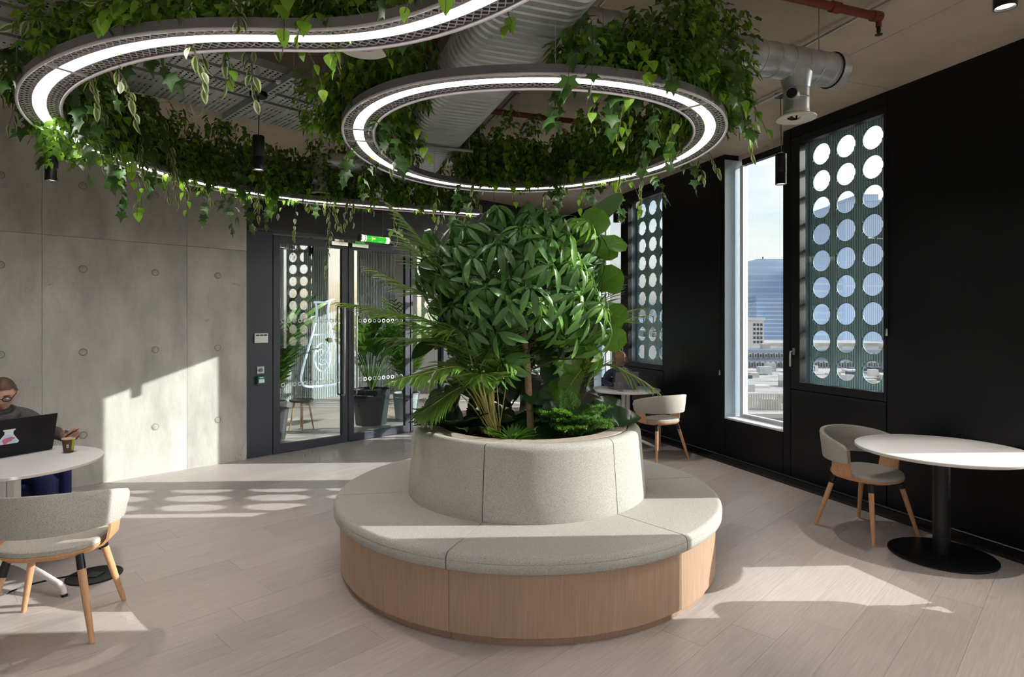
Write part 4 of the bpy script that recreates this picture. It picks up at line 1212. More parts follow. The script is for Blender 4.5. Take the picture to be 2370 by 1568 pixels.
# ================================================================== pendants
def pendant(x, y, zb, label, power=8, zc=HC, L=0.22, r=0.036):
    t = thing('pendant_lamp', label, 'pendant lamp', (x, y, zb), 0, 'black cylinder pendant lamps')
    b = MB(); b.lathe([(r - .004, 0.012), (r - .004, 0.0), (r, 0.0), (r, L * .38), (r - .0006, L * .38 + .001), (r, L * .38 + .002), (r, L), (0, L)], (x, y, zb), 32); b.build('shade', BLACK2, t, smooth=True)
    b = MB(); b.lathe([(0, 0.010), (r - .004, 0.010)], (x, y, zb), 32); b.build('lens', LAMPGLOW, t)
    b = MB(); b.tube([(x, y, zb + L), (x + .002, y, zb + L + .1), (x - .002, y, zc - .03), (x, y, zc)], .0028, 6); b.build('cord', BLACK2, t)
    b = MB(); b.lathe([(0, zc - zb - .028), (.05, zc - zb - .028), (.055, zc - zb - .02), (.055, zc - zb), (0, zc - zb)], (x, y, zb), 28); b.build('ceiling_rose', BLACK2, t, smooth=True)
    ld = bpy.data.lights.new('pendant_spot', 'SPOT'); ld.energy = power; ld.color = (1, .90, .80); ld.spot_size = R(74); ld.spot_blend = .35; ld.shadow_soft_size = .025
    lo = bpy.data.objects.new('pendant_spot', ld); COL.objects.link(lo); lo.parent = t; lo.location = (0, 0, -.006)
pendant(-1.64, 3.90, 2.60, 'black cylinder pendant lamp hanging under the cable trays', zc=3.10)
pendant(2.32, 5.2, 2.80, 'black cylinder pendant lamp in front of the tall clear window', L=.26, r=.045)
pendant(1.12, 6.45, 2.675, 'small black cylinder pendant lamp by the far window behind the plants')
pendant(1.80, 2.20, 2.77, 'black cylinder pendant lamp cut off at the top right corner', power=9)
pendant(-2.98, 3.90, 2.53, 'black cylinder pendant lamp half hidden by ivy at the left')
pendant(3.02, 3.30, 2.60, 'black cylinder pendant lamp over the black pedestal table, outside the view', power=18)

# ================================================================== ducts
DUCT_Z = 3.20
def flat_oval(P, wdt, h, nseg=20):
    L = []
    for i in range(nseg):
        a = 2 * math.pi * i / nseg; c, s = math.cos(a), math.sin(a)
        hx = wdt / 2 - h / 2
        L.append((math.copysign(hx, c) * (1 if abs(c) > 1e-6 else 0) + h / 2 * c, h / 2 * s))
    return L
main = thing('main_air_duct', 'large flat ribbed galvanised air duct running across the ceiling', 'duct', (-0.4, 4.0, 3.1))
dc0 = Vector((0.78, 1.0)); prof = flat_oval(None, 0.50, 0.26, 44)
secs = []
Lw = 6.9; step = 0.022; k = 0; s = 0.0
while s < Lw:
    for (ds, dr) in ((0, 0), (0.034, 0), (0.042, .007), (0.052, .007)):
        q = dc0 + w_ * (s + ds)
        f = 1 + dr / .13
        secs.append([(q.x + n_.x * a * f, q.y + n_.y * a * f, DUCT_Z + z * f) for a, z in prof])
    s += 0.062
b = MB(); b.loft(secs); b.build('ribbed_body', DUCTM, main)
for s in (1.6, 4.2, 6.6):
    q = dc0 + w_ * s
    for e in (-1, 1):
        b = MB(); pp = q + n_ * e * .28; b.tube([(pp.x, pp.y, DUCT_Z - .15), (pp.x, pp.y, HC)], .005, 6); b.build('hanger_rod', STEEL, main)
    b = MB(); p0 = q - n_ * .31; p1 = q + n_ * .31; b.tube([(p0.x, p0.y, DUCT_Z - .15), (p1.x, p1.y, DUCT_Z - .15)], .014, 4); b.build('hanger_bar', GALV, main)
def spiral(t, p0, p1, r, name='spiral_pipe'):
    p0 = Vector(p0); p1 = Vector(p1); L = (p1 - p0).length; d = (p1 - p0) / L
    path, rad = [], []
    s = 0
    while s < L:
        for ds, dr in ((0, 0), (.093, 0), (.096, .0035), (.102, .0035), (.105, 0)):
            if s + ds <= L: path.append(p0 + d * (s + ds)); rad.append(r + dr)
        s += .108
    path.append(p1); rad.append(r)
    b = MB(); b.tube(path, rad, 28); return b.build(name, GALV, t, smooth=True, angle=30)
def diffuser(t, x, y, z, r=.115):
    b = MB(); b.lathe([(.05, .012), (r - .01, .0), (r, .004), (r, .012), (r - .02, .022), (.075, .03), (.075, .05)], (x, y, z), 40); o = b.build('diffuser', DIFFW, t, smooth=True); sub(t, o)
    for k in range(8):
        a = k * math.pi / 4; b = MB(); c = Vector((x, y, z)); d = Vector((math.cos(a), math.sin(a), 0)); e = Vector((-d.y, d.x, 0))
        b.add([c + d * .012 + Vector((0, 0, .004)), c + d * .068 + e * .020 + Vector((0, 0, .012)), c + d * .068 - e * .020 + Vector((0, 0, .024))], [(0, 1, 2)]); b.build('swirl_vane', DIFFW, o)
    b = MB(); b.cyl((x, y), .074, z + .026, z + .03, 24); b.build('throat', HOLE_SHADE, o)
def drop(t, x, y, ztop, z, r=.074, damper=True):
    b = MB(); b.tube([(x, y, ztop), (x, y, z + .13), (x, y, z + .125), (x, y, z + .12), (x, y, z + .03)], [r, r, r + .003, r, r], 24); b.build('drop_pipe', GALV, t, smooth=True, angle=30)
    if damper:
        c = Vector((x, y, z + .13)); dd = -Vector((n_.x, n_.y, 0)) * .75 - Vector((0, .66, 0)); dd.normalize()
        b = MB(); b.tube([c + dd * .06, c + dd * .115], .036, 20); o = b.build('inspection_spigot', GALV, t, smooth=True, angle=30)
        b = MB(); b.tube([c + dd * .1145, c + dd * .1165], .030, 20); b.build('spigot_opening', HOLE_SHADE, t)
    diffuser(t, x, y, z)
# near right branch: perpendicular to the window wall
br1 = thing('branch_duct', 'round spiral duct with end cap and downward diffuser at upper right', 'duct', (1.74, 3.70, 2.86), 0, 'round spiral branch ducts')
ax = Vector((1.745, 3.70)); N3 = Vector((n_.x, n_.y, 0)); A3 = Vector((ax.x, ax.y, DUCT_Z))
spiral(br1, A3 - N3 * 1.80, A3 + N3 * 0.27, .10)
b = MB(); b.tube([A3 + N3 * .255, A3 + N3 * .27, A3 + N3 * .275, A3 + N3 * .335, A3 + N3 * .34], [.102, .102, .108, .108, .09], 28); b.build('end_cap', GALV, br1, smooth=True, angle=30)
b = MB(); b.tube([A3 + N3 * .268, A3 + N3 * .276], .1095, 28); b.build('rubber_gasket', BLACK2, br1)
b = MB(); b.loft([[(A3 + N3 * (a * .115) + Vector((w_.x, w_.y, 0)) * (c * .09) + Vector((0, 0, -.02))) for a, c in [(math.cos(q), math.sin(q)) for q in [2 * math.pi * i / 24 for i in range(24)]]],
                  [(A3 + N3 * (a * .076) + Vector((w_.x, w_.y, 0)) * (c * .076) + Vector((0, 0, -.155))) for a, c in [(math.cos(q), math.sin(q)) for q in [2 * math.pi * i / 24 for i in range(24)]]]]); b.build('saddle_tee', GALV, br1, smooth=True, angle=30)
drop(br1, A3.x, A3.y, DUCT_Z - .15, 2.86)
b = MB(); hq = A3 + N3 * .18; b.tube([hq + Vector((0, 0, .10)), hq + Vector((0, 0, HC - DUCT_Z))], .004, 6); b.build('hanger_rod', STEEL, br1)
# far left branch with elbow
br2 = thing('branch_duct', 'round duct with elbow and diffuser beyond the long ring light, over the doors', 'duct', (-1.88, 5.94, 2.86), 0, 'round spiral branch ducts')
A4 = Vector((-1.88, 5.94, DUCT_Z))
spiral(br2, A4 + N3 * .10, A4 + N3 * 0.75, .085)
b = MB(); b.tube([A4 + N3 * .12, A4 + N3 * .06, A4 + N3 * .02 + Vector((0, 0, -.02)), A4 + Vector((0, 0, -.07)), A4 + Vector((0, 0, -.13))], .082, 24); b.build('elbow', GALV, br2, smooth=True)
drop(br2, A4.x, A4.y, DUCT_Z - .12, 2.86)
# far right branch
br3 = thing('branch_duct', 'round spiral duct behind the oval ring light with a diffuser above the tree', 'duct', (0.42, 5.95, 2.90), 0, 'round spiral branch ducts')
A5 = Vector((0.42, 6.15, DUCT_Z)); spiral(br3, A5 - N3 * 1.62, A5 + N3 * .30, .085); drop(br3, A5.x, A5.y, DUCT_Z - .05, 2.88)
b = MB(); b.tube([A5 + N3 * .29, A5 + N3 * .34], [.09, .09], 24); b.build('end_cap', GALV, br3, smooth=True)
# near left diffuser seen below the long ring light
br4 = thing('branch_duct', 'pale round ceiling diffuser just below the long ring light', 'diffuser', (-0.67, 2.74, 2.86), 0, 'round spiral branch ducts')
A6 = Vector((-0.67, 2.74, DUCT_Z)); drop(br4, A6.x, A6.y, DUCT_Z, 2.86, damper=False); spiral(br4, A6, A6 + N3 * .60, .085)

# ================================================================== cable trays (parallel to the concrete wall)
U3 = Vector((u_.x, u_.y, 0)); R3 = Vector((r_.x, r_.y, 0))
TZ = 3.20
T0 = Vector((-2.17, 4.59, TZ))
def tray(label, o0, wdt, a, b_, z=TZ):
    """o0: offset along r_ from T0; runs from a to b_ along u_"""
    base = T0 + R3 * o0
    t = thing('cable_tray', label, 'cable tray', tuple(base + U3 * a), 0, 'perforated cable trays')
    Mx = Matrix(((U3.x, R3.x, 0, base.x), (U3.y, R3.y, 0, base.y), (0, 0, 1, z), (0, 0, 0, 1)))
    m = MB()
    for y in (0.0, wdt):
        m.box((a, y - .001, 0.0), (b_, y + .001, .05), M=Mx)
    m.build('side_flange', GALV_T, t)
    # slotted bottom as bars: longitudinal strips with cross webs between slots
    m = MB(); ny = max(3, int(round(wdt / .034))); dy = wdt / ny
    for i in range(ny + 1):
        y = i * dy
        hw = .0065 if 0 < i < ny else .012
        m.box((a, max(0, y - hw), -.001), (b_, min(wdt, y + hw), .0), M=Mx)
    x = a; c = 0
    while x < b_:
        g = .020 if c % 4 else .055
        m.box((x, 0, -.0012), (min(b_, x + g), wdt, .0002), M=Mx)
        x += g + .013; c += 1
    o = m.build('slotted_base', GALV_T, t); o['kind'] = 'stuff'
    # cables lying in it
    for q in range(2):
        m = MB(); yy = wdt * (.35 + .3 * q); m.tube([Mx @ Vector((a, yy, .012)), Mx @ Vector(((a + b_) / 2, yy + .01, .012)), Mx @ Vector((b_, yy, .012))], .007, 6); m.build('cable', BLACK2, t)
    return t
tray('wide perforated cable tray nearest the concrete wall', 0.0, .44, -2.4, 2.3)
tray('narrow perforated cable tray beside the wide one', .49, .15, -2.4, 2.3)
tray('narrow perforated cable tray in the middle of the run', .69, .15, -2.4, 2.3)
tray('narrow perforated cable tray furthest from the concrete wall', .89, .15, -2.2, .12)
Mx = Matrix(((R3.x, U3.x, 0, T0.x), (R3.y, U3.y, 0, T0.y), (0, 0, 1, TZ - .045), (0, 0, 0, 1)))
st = thing('strut_bracket', 'galvanised slotted strut crossing under the cable trays', 'bracket', tuple(T0 + Vector((0, 0, -.045))))
b = MB(); b.box((-.03, -.024, 0.0), (1.12, .024, .041), M=Mx); b.build('channel', GALV_T, st)
for k in range(22):
    b = MB(); b.box((.0 + k * .05, -.009, -.0012), (.024 + k * .05, .009, .0), M=Mx); b.build('slot', HOLE_SHADE, st)
for y in (-.01, 1.10):
    b = MB(); p = Mx @ Vector((y, 0, .04)); b.tube([p, (p.x, p.y, HC - .004)], .005, 6); b.build('threaded_rod', STEEL, st)
tray('perforated cable tray at the top left corner', 1.55, .30, -1.35, -.4, z=3.28)
tray('narrow perforated cable tray at the top left edge', 1.30, .15, -1.7, -.5, z=3.28)
# small junction box and cable loop on the tray
jb = thing('detector_box', 'white square detector box mounted below the cable tray', 'detector', (-1.48, 3.95, 3.15))
b = MB(); b.box((-1.53, 3.90, 3.165), (-1.42, 4.02, 3.185)); b.build('base_plate', WHITE_P, jb, bevel=.004)
b = MB(); b.lathe([(0, 0), (.022, 0), (.03, .008), (.03, .014)], (-1.475, 3.96, 3.152), 20); b.build('sensor', STEEL, jb, smooth=True)
lc = MB(); c0 = T0 + R3 * .02 + U3 * -.22
lc.tube([c0 + U3 * (.045 * math.cos(a)) + Vector((0, 0, .03 + .10 * math.sin(a))) for a in [R(180 + 9 * i) for i in range(21)]], .006, 8)
lo_ = lc.build('cable_loop', WHITE_P, None, smooth=True); tag(lo_, 'white cable loop drooping below the wide cable tray', 'cable')

# ================================================================== sprinkler pipes and conduits
def pipe(path, r, m, label, name, cat, group=None):
    t = thing(name, label, cat, tuple(path[0]), 0, group)
    b = MB(); b.tube(path, r, 12); b.build('pipe', m, t, smooth=True)
    return t
sp0 = Vector((2.19, 3.60, 3.44))
sp = pipe([sp0 - N3 * 2.6, sp0], .024, RED, 'dark red sprinkler pipe with a sprinkler head at upper right', 'sprinkler_pipe', 'pipe')
for off in (.02, .34):
    b = MB(); q = sp0 - N3 * off; b.tube([q - N3 * .03, q + N3 * .03], .031, 12); b.build('coupling', RED, sp, smooth=True)
b = MB(); b.tube([sp0, sp0 + Vector((0, 0, -.06))], .016, 10); b.build('drop_nipple', RED, sp, smooth=True)
b = MB(); b.tube([sp0 + Vector((0, 0, -.06)), sp0 + Vector((0, 0, -.085)), sp0 + Vector((0, 0, -.10))], [.010, .013, .006], 10); b.tube([sp0 + Vector((0, 0, -.103)), sp0 + Vector((0, 0, -.106))], .021, 12); b.build('sprinkler_head', BLACK2, sp, smooth=True)
for e in (1, -1):
    b = MB(); b.tube([sp0 + N3 * .011 * e + Vector((0, 0, -.065)), sp0 + N3 * .014 * e + Vector((0, 0, -.085)), sp0 + Vector((0, 0, -.104))], .003, 6); b.build('frame_arm', BLACK2, sp)
sp2_ = Vector((-0.9, 5.0, 3.42)); 
pipe([sp2_ - Vector((w_.x, w_.y, 0)) * 3.0, sp2_ + Vector((w_.x, w_.y, 0)) * 3.5], .03, RED, 'dark red sprinkler main running above the trees behind the leaves', 'sprinkler_pipe', 'pipe')
sp3 = Vector((0.9, 5.55, 3.42)); pipe([sp3 - N3 * 2.2, sp3 + N3 * .5], .024, RED, 'dark red sprinkler branch seen through the oval ring light', 'sprinkler_pipe', 'pipe')
W3 = Vector((w_.x, w_.y, 0))
def conduit(p, a, b_, label, z=3.53):
    q = Vector((*p, z)); t = thing('conduit', label, 'conduit', tuple(q), 0, 'ceiling conduits')
    b = MB(); b.tube([q + W3 * a, q + W3 * b_], .011, 10); b.build('pipe', STEEL, t, smooth=True)
    for k in range(3):
        c = q + W3 * (a + (b_ - a) * (k + .5) / 3); b = MB(); b.box((c.x - .02, c.y - .02, z - .016), (c.x + .02, c.y + .02, HC - .004)); b.build('saddle', STEEL, t)
conduit((2.05, 4.13), -2.2, 0.85, 'thin steel conduit on the ceiling behind the end of the round duct')
conduit((2.16, 5.30), -.3, 2.2, 'thin steel conduit on the ceiling near the window wall')
conduit((0.30, 4.3), -1.0, 2.5, 'thin steel conduit above the oval ring light')
conduit((-1.05, 3.5), -.9, 1.6, 'dark conduit between the duct and the cable trays')

for k, (x, y, nm) in enumerate(((-4.3, 2.1, 'left of the viewpoint by the concrete wall'), (-1.9, 1.0, 'behind the left chair, outside the view'), (1.6, 0.6, 'beside the viewpoint'), (3.4, 1.2, 'by the window wall beside the viewpoint'), (0.0, -0.9, 'behind the viewpoint'), (-4.2, -0.6, 'far behind the left table'), (-1.2, 10.3, 'in the room beyond the left glass door'), (0.2, 11.6, 'in the room beyond the right glass door'), (-3.2, 9.6, 'deep in the room beyond the doors'))):
    pendant(x, y, 2.65, 'added black cylinder fill lamp ' + nm, power=40 if k > 5 else 5)  # pendants added as fill light, out of view and beyond the doors
# ================================================================== leaf templates (y along the leaf, z its face)
def tpl(prof, L, Wd, fold=.25, droop=.25, cols=2, wave=0.0, stripe=None):
    V, F, MI = [], [], []
    n = len(prof)
    for j, (t, w) in enumerate(prof):
        for i in range(cols + 1):
            q = -1 + 2 * i / cols
            x = q * w * Wd; y = t * L
            z = -abs(q) * w * Wd * -fold - droop * L * t * t + (wave * Wd * math.sin(t * 14 + (1 if q > 0 else 0)) * abs(q) if wave else 0)
            V.append((x, y, z))
    for j in range(n - 1):
        for i in range(cols):
            a = j * (cols + 1) + i
            F.append((a, a + 1, a + cols + 2, a + cols + 1))
            MI.append(1 if stripe and i in stripe else 0)
    return V, F, MI
HEART = [(0, .10), (.06, .62), (.2, .98), (.4, .95), (.62, .68), (.82, .34), (1, .0)]
LANCE = [(0, .08), (.15, .7), (.4, 1.0), (.7, .72), (.9, .3), (1, 0)]
OVAL = [(0, .06), (.12, .55), (.35, .95), (.6, 1.0), (.85, .65), (1, .04)]
FIDDLE = [(0, .08), (.06, .42), (.18, .58), (.32, .56), (.46, .66), (.62, .96), (.8, 1.0), (.93, .7), (1, .1)]
def ivy_tpl(L):
    out = [(0, 0), (.16, -.12), (.42, -.16), (.36, .08), (.62, .34), (.30, .44), (.16, .62), (0, 1.0), (-.16, .62), (-.30, .44), (-.62, .34), (-.36, .08), (-.42, -.16), (-.16, -.12)]
    V = [(0, .3 * L, .05 * L)] + [(x * L, y * L, -.10 * L * abs(x) * 2 - .18 * L * max(0, y) ** 2) for x, y in out]
    F = [(0, 1 + i, 1 + (i + 1) % len(out)) for i in range(len(out))]
    return V, F, [0] * len(F)
T_POTHOS = tpl(HEART, .085, .034, .22, .28)
T_TRAD = tpl(LANCE, .080, .018, .35, .25, 4, stripe=(1, 2))
T_IVY = ivy_tpl(.085)
T_SMALL = tpl([(0, .1), (.35, 1), (.75, .6), (1, 0)], .045, .013, .3, .3)
def tpl_mesh(name, T, mats):
    b = MB(); b.add(T[0], T[1], list(T[2]))
    me = bpy.data.meshes.new(name); me.from_pydata(b.v, [], b.f)
    for q in mats: me.materials.append(q)
    me.polygons.foreach_set('material_index', b.m); me.polygons.foreach_set('use_smooth', [True] * len(b.f)); me.update()
    return me
ME_PO = tpl_mesh('pothos_leaf', T_POTHOS, [LF_PH]); ME_TR = tpl_mesh('tradescantia_leaf', T_TRAD, [LF_TR, LF_TRD]); ME_IV = tpl_mesh('ivy_leaf', T_IVY, [LF_IVY])
KINDS = {
    'pothos': (ME_PO, T_POTHOS, [LF_PH], 'hanging_pothos', 'bright green heart-leaved pothos'),
    'ivy': (ME_IV, T_IVY, [LF_IVY], 'hanging_ivy', 'dark green lobed ivy'),
    'trad': (ME_TR, T_TRAD, [LF_TR, LF_TRD], 'hanging_tradescantia', 'cream striped tradescantia'),
}
rng = random.Random(21)
def leaf_matrix(p, d, nrm, s):
    return Matrix.Translation(p) @ basis(d, nrm) @ Matrix.Scale(s, 4)
def rvec(r=1.0):
    while True:
        v = Vector((rng.uniform(-1, 1), rng.uniform(-1, 1), rng.uniform(-1, 1)))
        if 0.05 < v.length < 1: return v.normalized() * r
def hanging(p, out, kind, where, nvine, vlen, mass, mh, mr, leafs=1.0, low=0.02, drop=0.0):
    """p: point on the ring top, out: horizontal unit away from the ring centre line"""
    me, T, mats, nm, txt = KINDS[kind]
    c_ = SEEN_L.get((kind, where), 0); SEEN_L[(kind, where)] = c_ + 1
    t = thing(nm, '%s trailing %s%s' % (txt, where, ', %s' % ORD[min(c_, 6)] if c_ else ''), 'hanging plant', tuple(p), 0, '%s %s' % (kind, where))
    # dense growth standing on the ring
    if mass:
        b = MB()
        nt_ = rng.randint(4, 6)
        for q_ in range(nt_):
            # one drooping tuft: a narrow clump with its own height, reach and tone
            a0 = rng.random() * 6.283; r0 = mr * rng.uniform(.15, 1.15)
            tx, ty = p.x + r0 * math.cos(a0), p.y + r0 * math.sin(a0)
            top = mh * rng.uniform(.45, 1.15); bot = low - (rng.uniform(0, drop) if r0 > .12 else -.01)
            tr = rng.uniform(.06, .13) * (mr / .19) ** .5; tone = rng.random()
            for k in range(int(mass * 2.4 / nt_)):
                q = rng.random() ** .8; a = rng.random() * 6.283; prof = math.sin(math.pi * (.16 + .76 * q)) ** .7
                rr = tr * prof * math.sqrt(rng.random())
                c = Vector((tx + rr * math.cos(a), ty + rr * math.sin(a), p.z + top + (bot - top) * q))
                ox, oy = math.cos(a) * .6 + math.cos(a0) * .3, math.sin(a) * .6 + math.sin(a0) * .3
                d = Vector((ox, oy, rng.uniform(-1.4, -.05))) + rvec(.35); nr = Vector((ox, oy, .7)) + rvec(.5)
                u = rng.random(); mi = 2 if rng.random() < .06 + .22 * tone ** 3 else (1 if rng.random() < .15 + .5 * tone else 0)
                if u < .60: b.add([leaf_matrix(c, d, nr, rng.uniform(.75, 1.6)) @ Vector(v) for v in T_SMALL[0]], T_SMALL[1], mi)
                elif u < .82: b.add([leaf_matrix(c, d, nr, rng.uniform(.4, .8)) @ Vector(v) for v in T_IVY[0]], T_IVY[1], min(mi, 1))
                else: b.add([leaf_matrix(c, d, nr, rng.uniform(.4, .7)) @ Vector(v) for v in T_POTHOS[0]], T_POTHOS[1], max(1, mi))
        o = b.build('foliage', [LF_MASS, LF_MASS2, LF_MASS3], t, smooth=True); o['kind'] = 'stuff'
    for k in range(nvine):
        a = rng.uniform(-1.1, 1.1) + (math.pi if rng.random() < .38 else 0)
        d = Vector((out.x * math.cos(a) - out.y * math.sin(a), out.x * math.sin(a) + out.y * math.cos(a), 0))
        L = vlen * rng.uniform(.25, 1.45); q = p + Vector((rng.uniform(-.05, .05), rng.uniform(-.05, .05), rng.uniform(.02, max(.05, mh * .8))))
        pts = [q]; v = d * .5 + Vector((0, 0, .35)); s = 0
        reach = .085 + rng.random() * .07
        while s < L + mh * .5:
            v = v * .80 + Vector((0, 0, -1)) * .22 + rvec(.11)
            if (pts[-1] - p).xy.length < reach: v += d * .22
            v.normalize(); pts.append(pts[-1] + v * .036); s += .036
        b = MB(); b.tube(pts, .0017, 4); vo = b.build('vine', STEM, t)
        i = 2
        while i < len(pts) - 1:
            if rng.random() < .88 * leafs:
                dd = (pts[i + 1] - pts[i - 1]).normalized(); sd_ = rvec(1); sd_.z *= .3
                dv = dd * .55 + sd_ * .8 + Vector((0, 0, -.45)); nr = sd_ + Vector((0, -.35, .6))
                lo = link(me, 'leaf', vo)
                sc = rng.uniform(.6, 1.15) * {'pothos': .80, 'trad': .88, 'ivy': 1.0}[kind]
                lo.matrix_local = MW[t.name].inverted() @ leaf_matrix(pts[i] + dv.normalized() * .012, dv, nr, sc)
            i += 1 if kind == 'trad' else rng.choice((1, 2))
        if kind != 'pothos':
            dv = (pts[-1] - pts[-2]); lo = link(me, 'leaf', vo); lo.matrix_local = MW[t.name].inverted() @ leaf_matrix(pts[-1], dv, rvec(1), .9)
    return t
def along(P, closed, i0, i1, step):
    """ring positions from index fraction i0 to i1"""
    N = normals(P, closed); n = len(P); i = i0 * n
    while i < i1 * n:
        k = int(i) % n
        yield P[k] + Vector((0, 0, RZ + .03)), N[k]
        i += step / .04
ORD = ('first', 'second', 'third', 'fourth', 'fifth', 'sixth', 'seventh')
SEEN_L = {}
def garland(P, closed, i0, i1, step, kinds, where, nvine, vlen, mass, mh, mr, leafs=1.0, drop=0.0):
    for q, (p, nn) in enumerate(along(P, closed, i0, i1, step)):
        s = 1 if rng.random() < .5 else -1
        hanging(p + nn * rng.uniform(-.03, .03), nn * s, kinds[q % len(kinds)], where, nvine, vlen, mass, mh * rng.uniform(.8, 1.15), mr, leafs, drop=drop)
# long winding ring (fractions along its length, 0 = near end overhead, 1 = far end behind the tree)
garland(BIGP, False, .05, .13, .24, ('pothos', 'ivy'), 'over the near end of the long ring light', 4, .16, 90, .34, .15)
garland(BIGP, False, .13, .22, .21, ('pothos', 'pothos', 'trad'), 'over the near middle of the long ring light', 6, .17, 110, .36, .15)
garland(BIGP, False, .235, .30, .25, ('trad', 'ivy'), 'near the top left of the long ring light', 4, .16, 90, .34, .14)
garland(BIGP, False, .30, .355, .26, ('trad', 'ivy'), 'at the upper left bend of the long ring light', 4, .22, 60, .36, .13)
garland(BIGP, False, .40, .56, .24, ('ivy', 'trad', 'ivy', 'pothos'), 'around the left end of the long ring light', 6, .32, 260, .52, .21, drop=.22)
garland(BIGP, False, .56, .74, .22, ('ivy', 'pothos', 'trad', 'ivy'), 'on the far left curve of the long ring light', 5, .26, 250, .55, .19, drop=.10)
garland(BIGP, False, .74, .99, .25, ('ivy', 'pothos', 'ivy', 'trad'), 'on the far side of the long ring light', 4, .22, 250, .55, .19, drop=.06)
hanging(Vector((-1.93, 5.95, RZ + .02)), Vector((.3, -1, 0)).normalized(), 'trad', 'in a long strand below the long ring light before the doors', 5, .62, 40, .15, .08)
# oval ring above the planter
garland(SMALLP, True, .0, .06, .22, ('pothos', 'ivy'), 'on the left end of the oval ring light', 3, .16, 330, .55, .24)
garland(SMALLP, True, .885, 1.0, .24, ('ivy', 'pothos', 'trad'), 'on the left end of the oval ring light', 3, .16, 330, .58, .24)
garland(SMALLP, True, .23, .29, .22, ('ivy', 'pothos'), 'over the near side of the oval ring light', 5, .26, 130, .42, .15)
garland(SMALLP, True, .29, .42, .20, ('pothos', 'ivy', 'pothos'), 'over the near right of the oval ring light', 5, .25, 300, .55, .20)
garland(SMALLP, True, .42, .56, .21, ('trad', 'pothos', 'trad', 'ivy'), 'on the right end of the oval ring light', 4, .16, 300, .52, .18)
garland(SMALLP, True, .56, .785, .23, ('ivy', 'pothos', 'ivy', 'trad'), 'on the far side of the oval ring light', 4, .22, 320, .60, .21, drop=.05)

# ================================================================== planter: schefflera tree
rng = random.Random(33)
def schef_tpl(nl, L, Wd, seed):
    r = random.Random(seed); b = MB()
    for k in range(nl):
        a = 2 * math.pi * k / nl + r.uniform(-.12, .12); l = L * r.uniform(.8, 1.1)
        V, F, MI = tpl(OVAL, l, Wd, .30, .38)
        tilt = r.uniform(-1.0, -.15)
        d = Vector((math.cos(a) * math.cos(tilt), math.sin(a) * math.cos(tilt), math.sin(tilt)))
        Mx = basis(d, (0, 0, 1)); Mx = Matrix.Translation(d * .025) @ Mx
        b.add([Mx @ Vector(v) for v in V], F)
        b.tube([(0, 0, 0), tuple(d * .028)], .0016, 4)
    return b
def as_mesh(b, name, mats):
    me = bpy.data.meshes.new(name); me.from_pydata(b.v, [], b.f)
    for q in mats: me.materials.append(q)
    me.polygons.foreach_set('use_smooth', [True] * len(b.f)); me.update(); return me
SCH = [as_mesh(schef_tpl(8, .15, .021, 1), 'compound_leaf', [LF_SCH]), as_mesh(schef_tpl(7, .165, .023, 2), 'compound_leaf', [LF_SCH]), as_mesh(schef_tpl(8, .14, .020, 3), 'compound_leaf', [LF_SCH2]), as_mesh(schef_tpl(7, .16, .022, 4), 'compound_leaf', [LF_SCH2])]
sc_ = thing('schefflera_tree', 'umbrella tree with glossy whorled leaves and slim tan trunk in the planter', 'tree', (0.126, 4.08, .84))
b = MB(); b.tube([(0.126, 4.08, .83), (.122, 4.08, 1.0), (.112, 4.085, 1.15), (.105, 4.09, 1.32), (.085, 4.10, 1.50), (.06, 4.12, 1.75), (.05, 4.15, 2.05)], [.026, .0245, .024, .0235, .020, .015, .009], 14); b.build('trunk', BARK, sc_, smooth=True)
CC = Vector((.05, 4.08, 1.86)); CR = Vector((.66, .56, .58))
brs = []
for k in range(22):
    z0 = 1.28 + .7 * (k / 22); st_ = Vector((.10 - .05 * k / 22, 4.09 + .06 * k / 22, z0))
    a = k * 2.4; d = Vector((math.cos(a), math.sin(a), rng.uniform(-.05, .5))).normalized()
    e_ = st_ + Vector((d.x * .42, d.y * .34, d.z * .34))
    mid = st_.lerp(e_, .5) + Vector((0, 0, .04))
    b = MB(); b.tube([st_, mid, e_], [.009, .007, .004], 6); b.build('branch', BARK_D, sc_, smooth=True); brs.append((st_, mid, e_))
n_l = 0
tries = 0
while n_l < 290 and tries < 5000:
    tries += 1
    v = rvec(1.0); rad = rng.uniform(.55, 1.0) ** .6 * (rng.uniform(1.0, 1.22) if rng.random() < .22 else 1.0)
    if rng.random() < .25 and v.y > .2: continue
    p = CC + Vector((v.x * CR.x * rad, v.y * CR.y * rad, v.z * CR.z * rad))
    if p.z < 1.22 and abs(p.x - .12) < .2 and p.y < 4.0: continue
    if p.z < 1.18: continue
    if p.z < 1.45 and p.x < -.35: continue
    if p.z > 2.46: continue
    if p.z < 1.60 and abs(p.x - .11) < .17 and p.y < 4.25: continue
    up = (Vector((v.x * .8, v.y * .8, .55 + v.z * .5)) + rvec(.35)).normalized()
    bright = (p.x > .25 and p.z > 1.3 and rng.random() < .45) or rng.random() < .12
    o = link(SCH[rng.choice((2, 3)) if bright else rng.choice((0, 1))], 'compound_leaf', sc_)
    Mx = basis(Vector((up.x, up.y, 0)) if Vector((up.x, up.y, 0)).length > .1 else (1, 0, 0), up)
    z = up; x = Vector((0, 0, 1)).cross(z)
    if x.length < .1: x = Vector((1, 0, 0))
    x.normalize(); y = z.cross(x)
    Mo = Matrix((x, y, z)).transposed().to_4x4() @ Matrix.Rotation(rng.random() * 6.28, 4, 'Z')
    o.matrix_local = MW[sc_.name].inverted() @ (Matrix.Translation(p) @ Mo @ Matrix.Scale(rng.uniform(.68, 1.12), 4))
    n_l += 1

